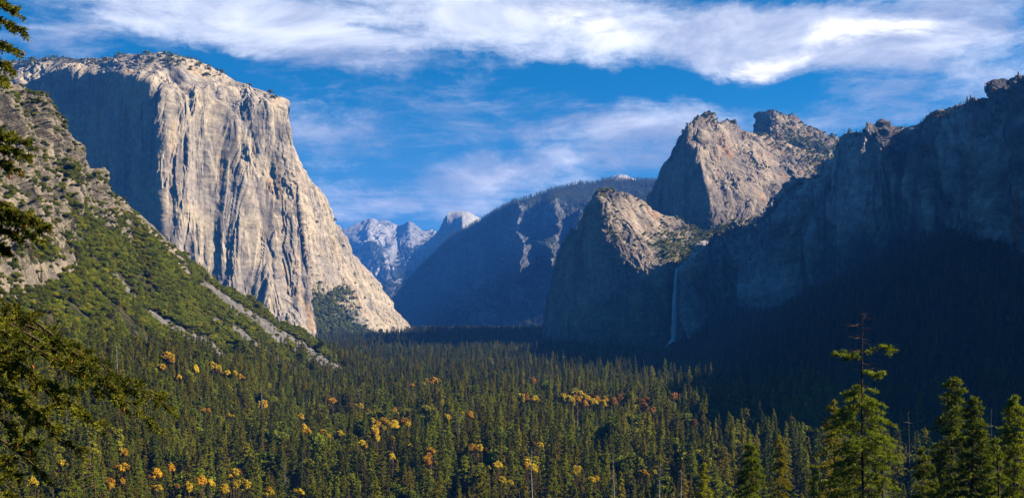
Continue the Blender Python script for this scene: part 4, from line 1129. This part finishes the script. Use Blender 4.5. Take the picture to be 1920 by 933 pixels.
for i, (px, top, Y_, H, lb) in enumerate([(1702, 768, 140, 34, 'bare grey snag just right of the snag-topped pine'), (1857, 764, 145, 34, 'bare snag standing between the twin firs and the right edge fir'),
        (1150, 852, 520, 34, 'bare pale snag at the bottom under the dark pointed rock'), (997, 836, 560, 32, 'thin bare snag left of the golden trees near bottom centre'),
        (1238, 866, 420, 30, 'grey snag at the bottom under the waterfall'), (1277, 880, 330, 28, 'leaning pale snag near the bottom right of the waterfall line'),
        (860, 772, 860, 36, 'tall grey snag in the middle of the forest below the blue ridge'), (218, 640, 720, 30, 'grey standing snag on the lower left hillside'),
        (490, 716, 980, 28, 'grey snag at the foot of the left hillside'), (1663, 870, 118, 20, 'short bare snag in front of the snag-topped pine')]):
    big_tree('dead_tree', px, top, Y_, H, 2.4 if Y_ < 300 else 3.5, 30 + i, lb, limbs=44, h0=.15, pw=.4, tr=.16 if Y_ < 300 else .5, bark_m=M_snag, crown=False, droop=.1)
big_tree('dead_tree', 212, 578, 900, 30, 5.5, 51, 'greyish dead-needled tree halfway up the left hillside', M_dead, nb=60, per=40, size=.7, limbs=60, tr=.45, bark_m=M_snag)

# ------------------------------------------------------------------ near fir at the left edge, boughs hanging into view
fir = empty('fir_tree', (-12.6, 18.5, -38.0)); tag(fir, 'near dark fir whose boughs with brown cones hang in from the left edge', 'tree')
zz = np.linspace(0, 52, 20)
V, Fc = tube(np.stack([.1 * np.sin(zz * .3), .1 * np.cos(zz * .25), zz], 1), .5 * (1 - zz / 52 * .8), 12)
link('trunk', mesh_np('trunk', V, Fc, M_bark, True), fir)
F0 = np.array(fir.location)
cone_v = []
def fir_bough(tips, seed, Y_=17.5, y_root=18.5, drop=.25, width=.45, dens=1.0):
    """a bough from the trunk to its tip: wood, drooping twigs, needles, cones near the ends"""
    rs = np.random.RandomState(seed)
    (px, py) = tips
    b = np.array(P(px, py, Y_)); L0 = b[0] - F0[0]
    a = np.array([F0[0], y_root, b[2] + .28 * L0 * rs.uniform(.6, 1.3) - .1])
    s = np.linspace(0, 1, 12)[:, None]
    L = np.linalg.norm(b - a)
    pth = a + (b - a) * s + np.array([0, 0, 1.]) * (drop * L * .5 * np.sin(s * np.pi))
    parts = [tube(pth - F0, .045 * (1 - .85 * s[:, 0]) + .004, 6)]
    C, A = [], []
    def spray(p0, d, Lt, n):
        ss = rs.uniform(0, 1, n)[:, None]; sag = np.array([0, 0, -.35 * Lt])
        pp = p0 + d * Lt * ss + sag * ss ** 2
        u = unit(rs.normal(size=(n, 3)) * np.array([1, 1, .8])); C.append(pp + u * .03 - F0); A.append(u + d * .9)
        q = np.linspace(0, 1, 4)[:, None]; parts.append(tube(p0 + d * Lt * q + sag * q ** 2 - F0, .006 * (1 - .5 * q[:, 0]), 3))
        return p0 + d * Lt + sag
    nT = int(max(10, L * 9) * dens)
    for k in range(nT):
        f = .28 + .72 * (k + rs.uniform()) / nT
        p0 = np.array([np.interp(f, s[:, 0], pth[:, m]) for m in range(3)])
        ax = unit(b - a); side = rs.choice([-1, 1])
        d = unit(ax * .7 + np.array([0, 1, 0]) * side * rs.uniform(.3, 1.1) + np.array([0, 0, rs.uniform(-.5, .35)]))
        Lt = width * rs.uniform(.5, 1.3) * (1.35 - f * .8)
        e_ = spray(p0, d, Lt, int(95 * Lt / .45))
        for m in range(3):
            d2 = unit(d + rs.normal(size=3) * .55)
            e2 = spray(p0 + d * Lt * rs.uniform(.3, .9), d2, Lt * .5, int(50 * Lt / .45))
            if rs.uniform() < .10: cone_v.append(e2)
        if rs.uniform() < .16: cone_v.append(e_)
    spray(b - unit(b - a) * .25, unit(b - a), .4, 90)
    V, Fc = merge(parts); bo = link('bough', mesh_np('bough', V, Fc, M_bark, True), fir)
    C = np.concatenate(C); A = np.concatenate(A)
    V, Fc = kites(C, A, .042 * rs.uniform(.7, 1.3, len(C)), .0095, rs)
    link('foliage', mesh_np('foliage', V, Fc, M_fir), bo)
for k, (t, dn) in enumerate([((34, 22), .8), ((38, 52), .9), ((28, 92), 1.1), ((14, 125), 1.1), ((8, 150), .8), ((20, 8), .6),
        ((54, 268), 1.0), ((48, 292), 1.1), ((30, 318), 1.0), ((10, 280), .9), ((90, 428), .9), ((70, 412), 1.0), ((40, 448), 1.1), ((62, 440), .9), ((18, 470), 1.1), ((8, 395), .7)]):
    fir_bough(t, 100 + k, drop=.12, width=.34, dens=dn)
for k, (t, dn) in enumerate([((318, 762), 1.2), ((292, 792), 1.0), ((218, 726), 1.2), ((232, 760), 1.0), ((150, 700), 1.0), ((120, 742), 1.2), ((70, 705), 1.1), ((180, 792), 1.1), ((100, 800), 1.2),
        ((140, 838), 1.0), ((60, 840), 1.1), ((40, 770), 1.1), ((86, 888), .9), ((20, 880), 1.0), ((30, 930), 1.0), ((260, 740), .8)]):
    fir_bough(t, 140 + k, Y_=16.5 - (k % 3), y_root=18.0, drop=.16, width=.42, dens=dn * .55)
an = np.linspace(0, 2 * np.pi, 8, endpoint=False); rz = [(0, .004), (-.012, .014), (-.03, .017), (-.05, .013), (-.065, .004)]
V = np.array([(math.cos(a) * r * (1 + .15 * ((i + j) % 2)), math.sin(a) * r * (1 + .15 * ((i + j) % 2)), z) for i, (z, r) in enumerate(rz) for j, a in enumerate(an)])
Fc = np.array([(i * 8 + j, i * 8 + (j + 1) % 8, (i + 1) * 8 + (j + 1) % 8, (i + 1) * 8 + j) for i in range(4) for j in range(8)])
cm_ = mesh_np('cone', V * 1.25, Fc, M_cone)
R_.shuffle(cone_v)
for c in cone_v[:95]:
    o = link('cone', cm_, fir); o.location = c - F0; o.rotation_euler = (R_.uniform(-.3, .3), R_.uniform(-.3, .3), R_.uniform(0, 6))
# a second near trunk at the bottom left
big_tree('pine_tree', 176, 852, 60, 26, 3.2, 61, 'near brown trunk rising at the bottom left under the fir boughs', M_con_l, nb=14, per=40, size=.16, limbs=16, tr=.26, h0=.4, pw=.4, gaps=.3)
HAZE = 4.4e-5
haze_box()
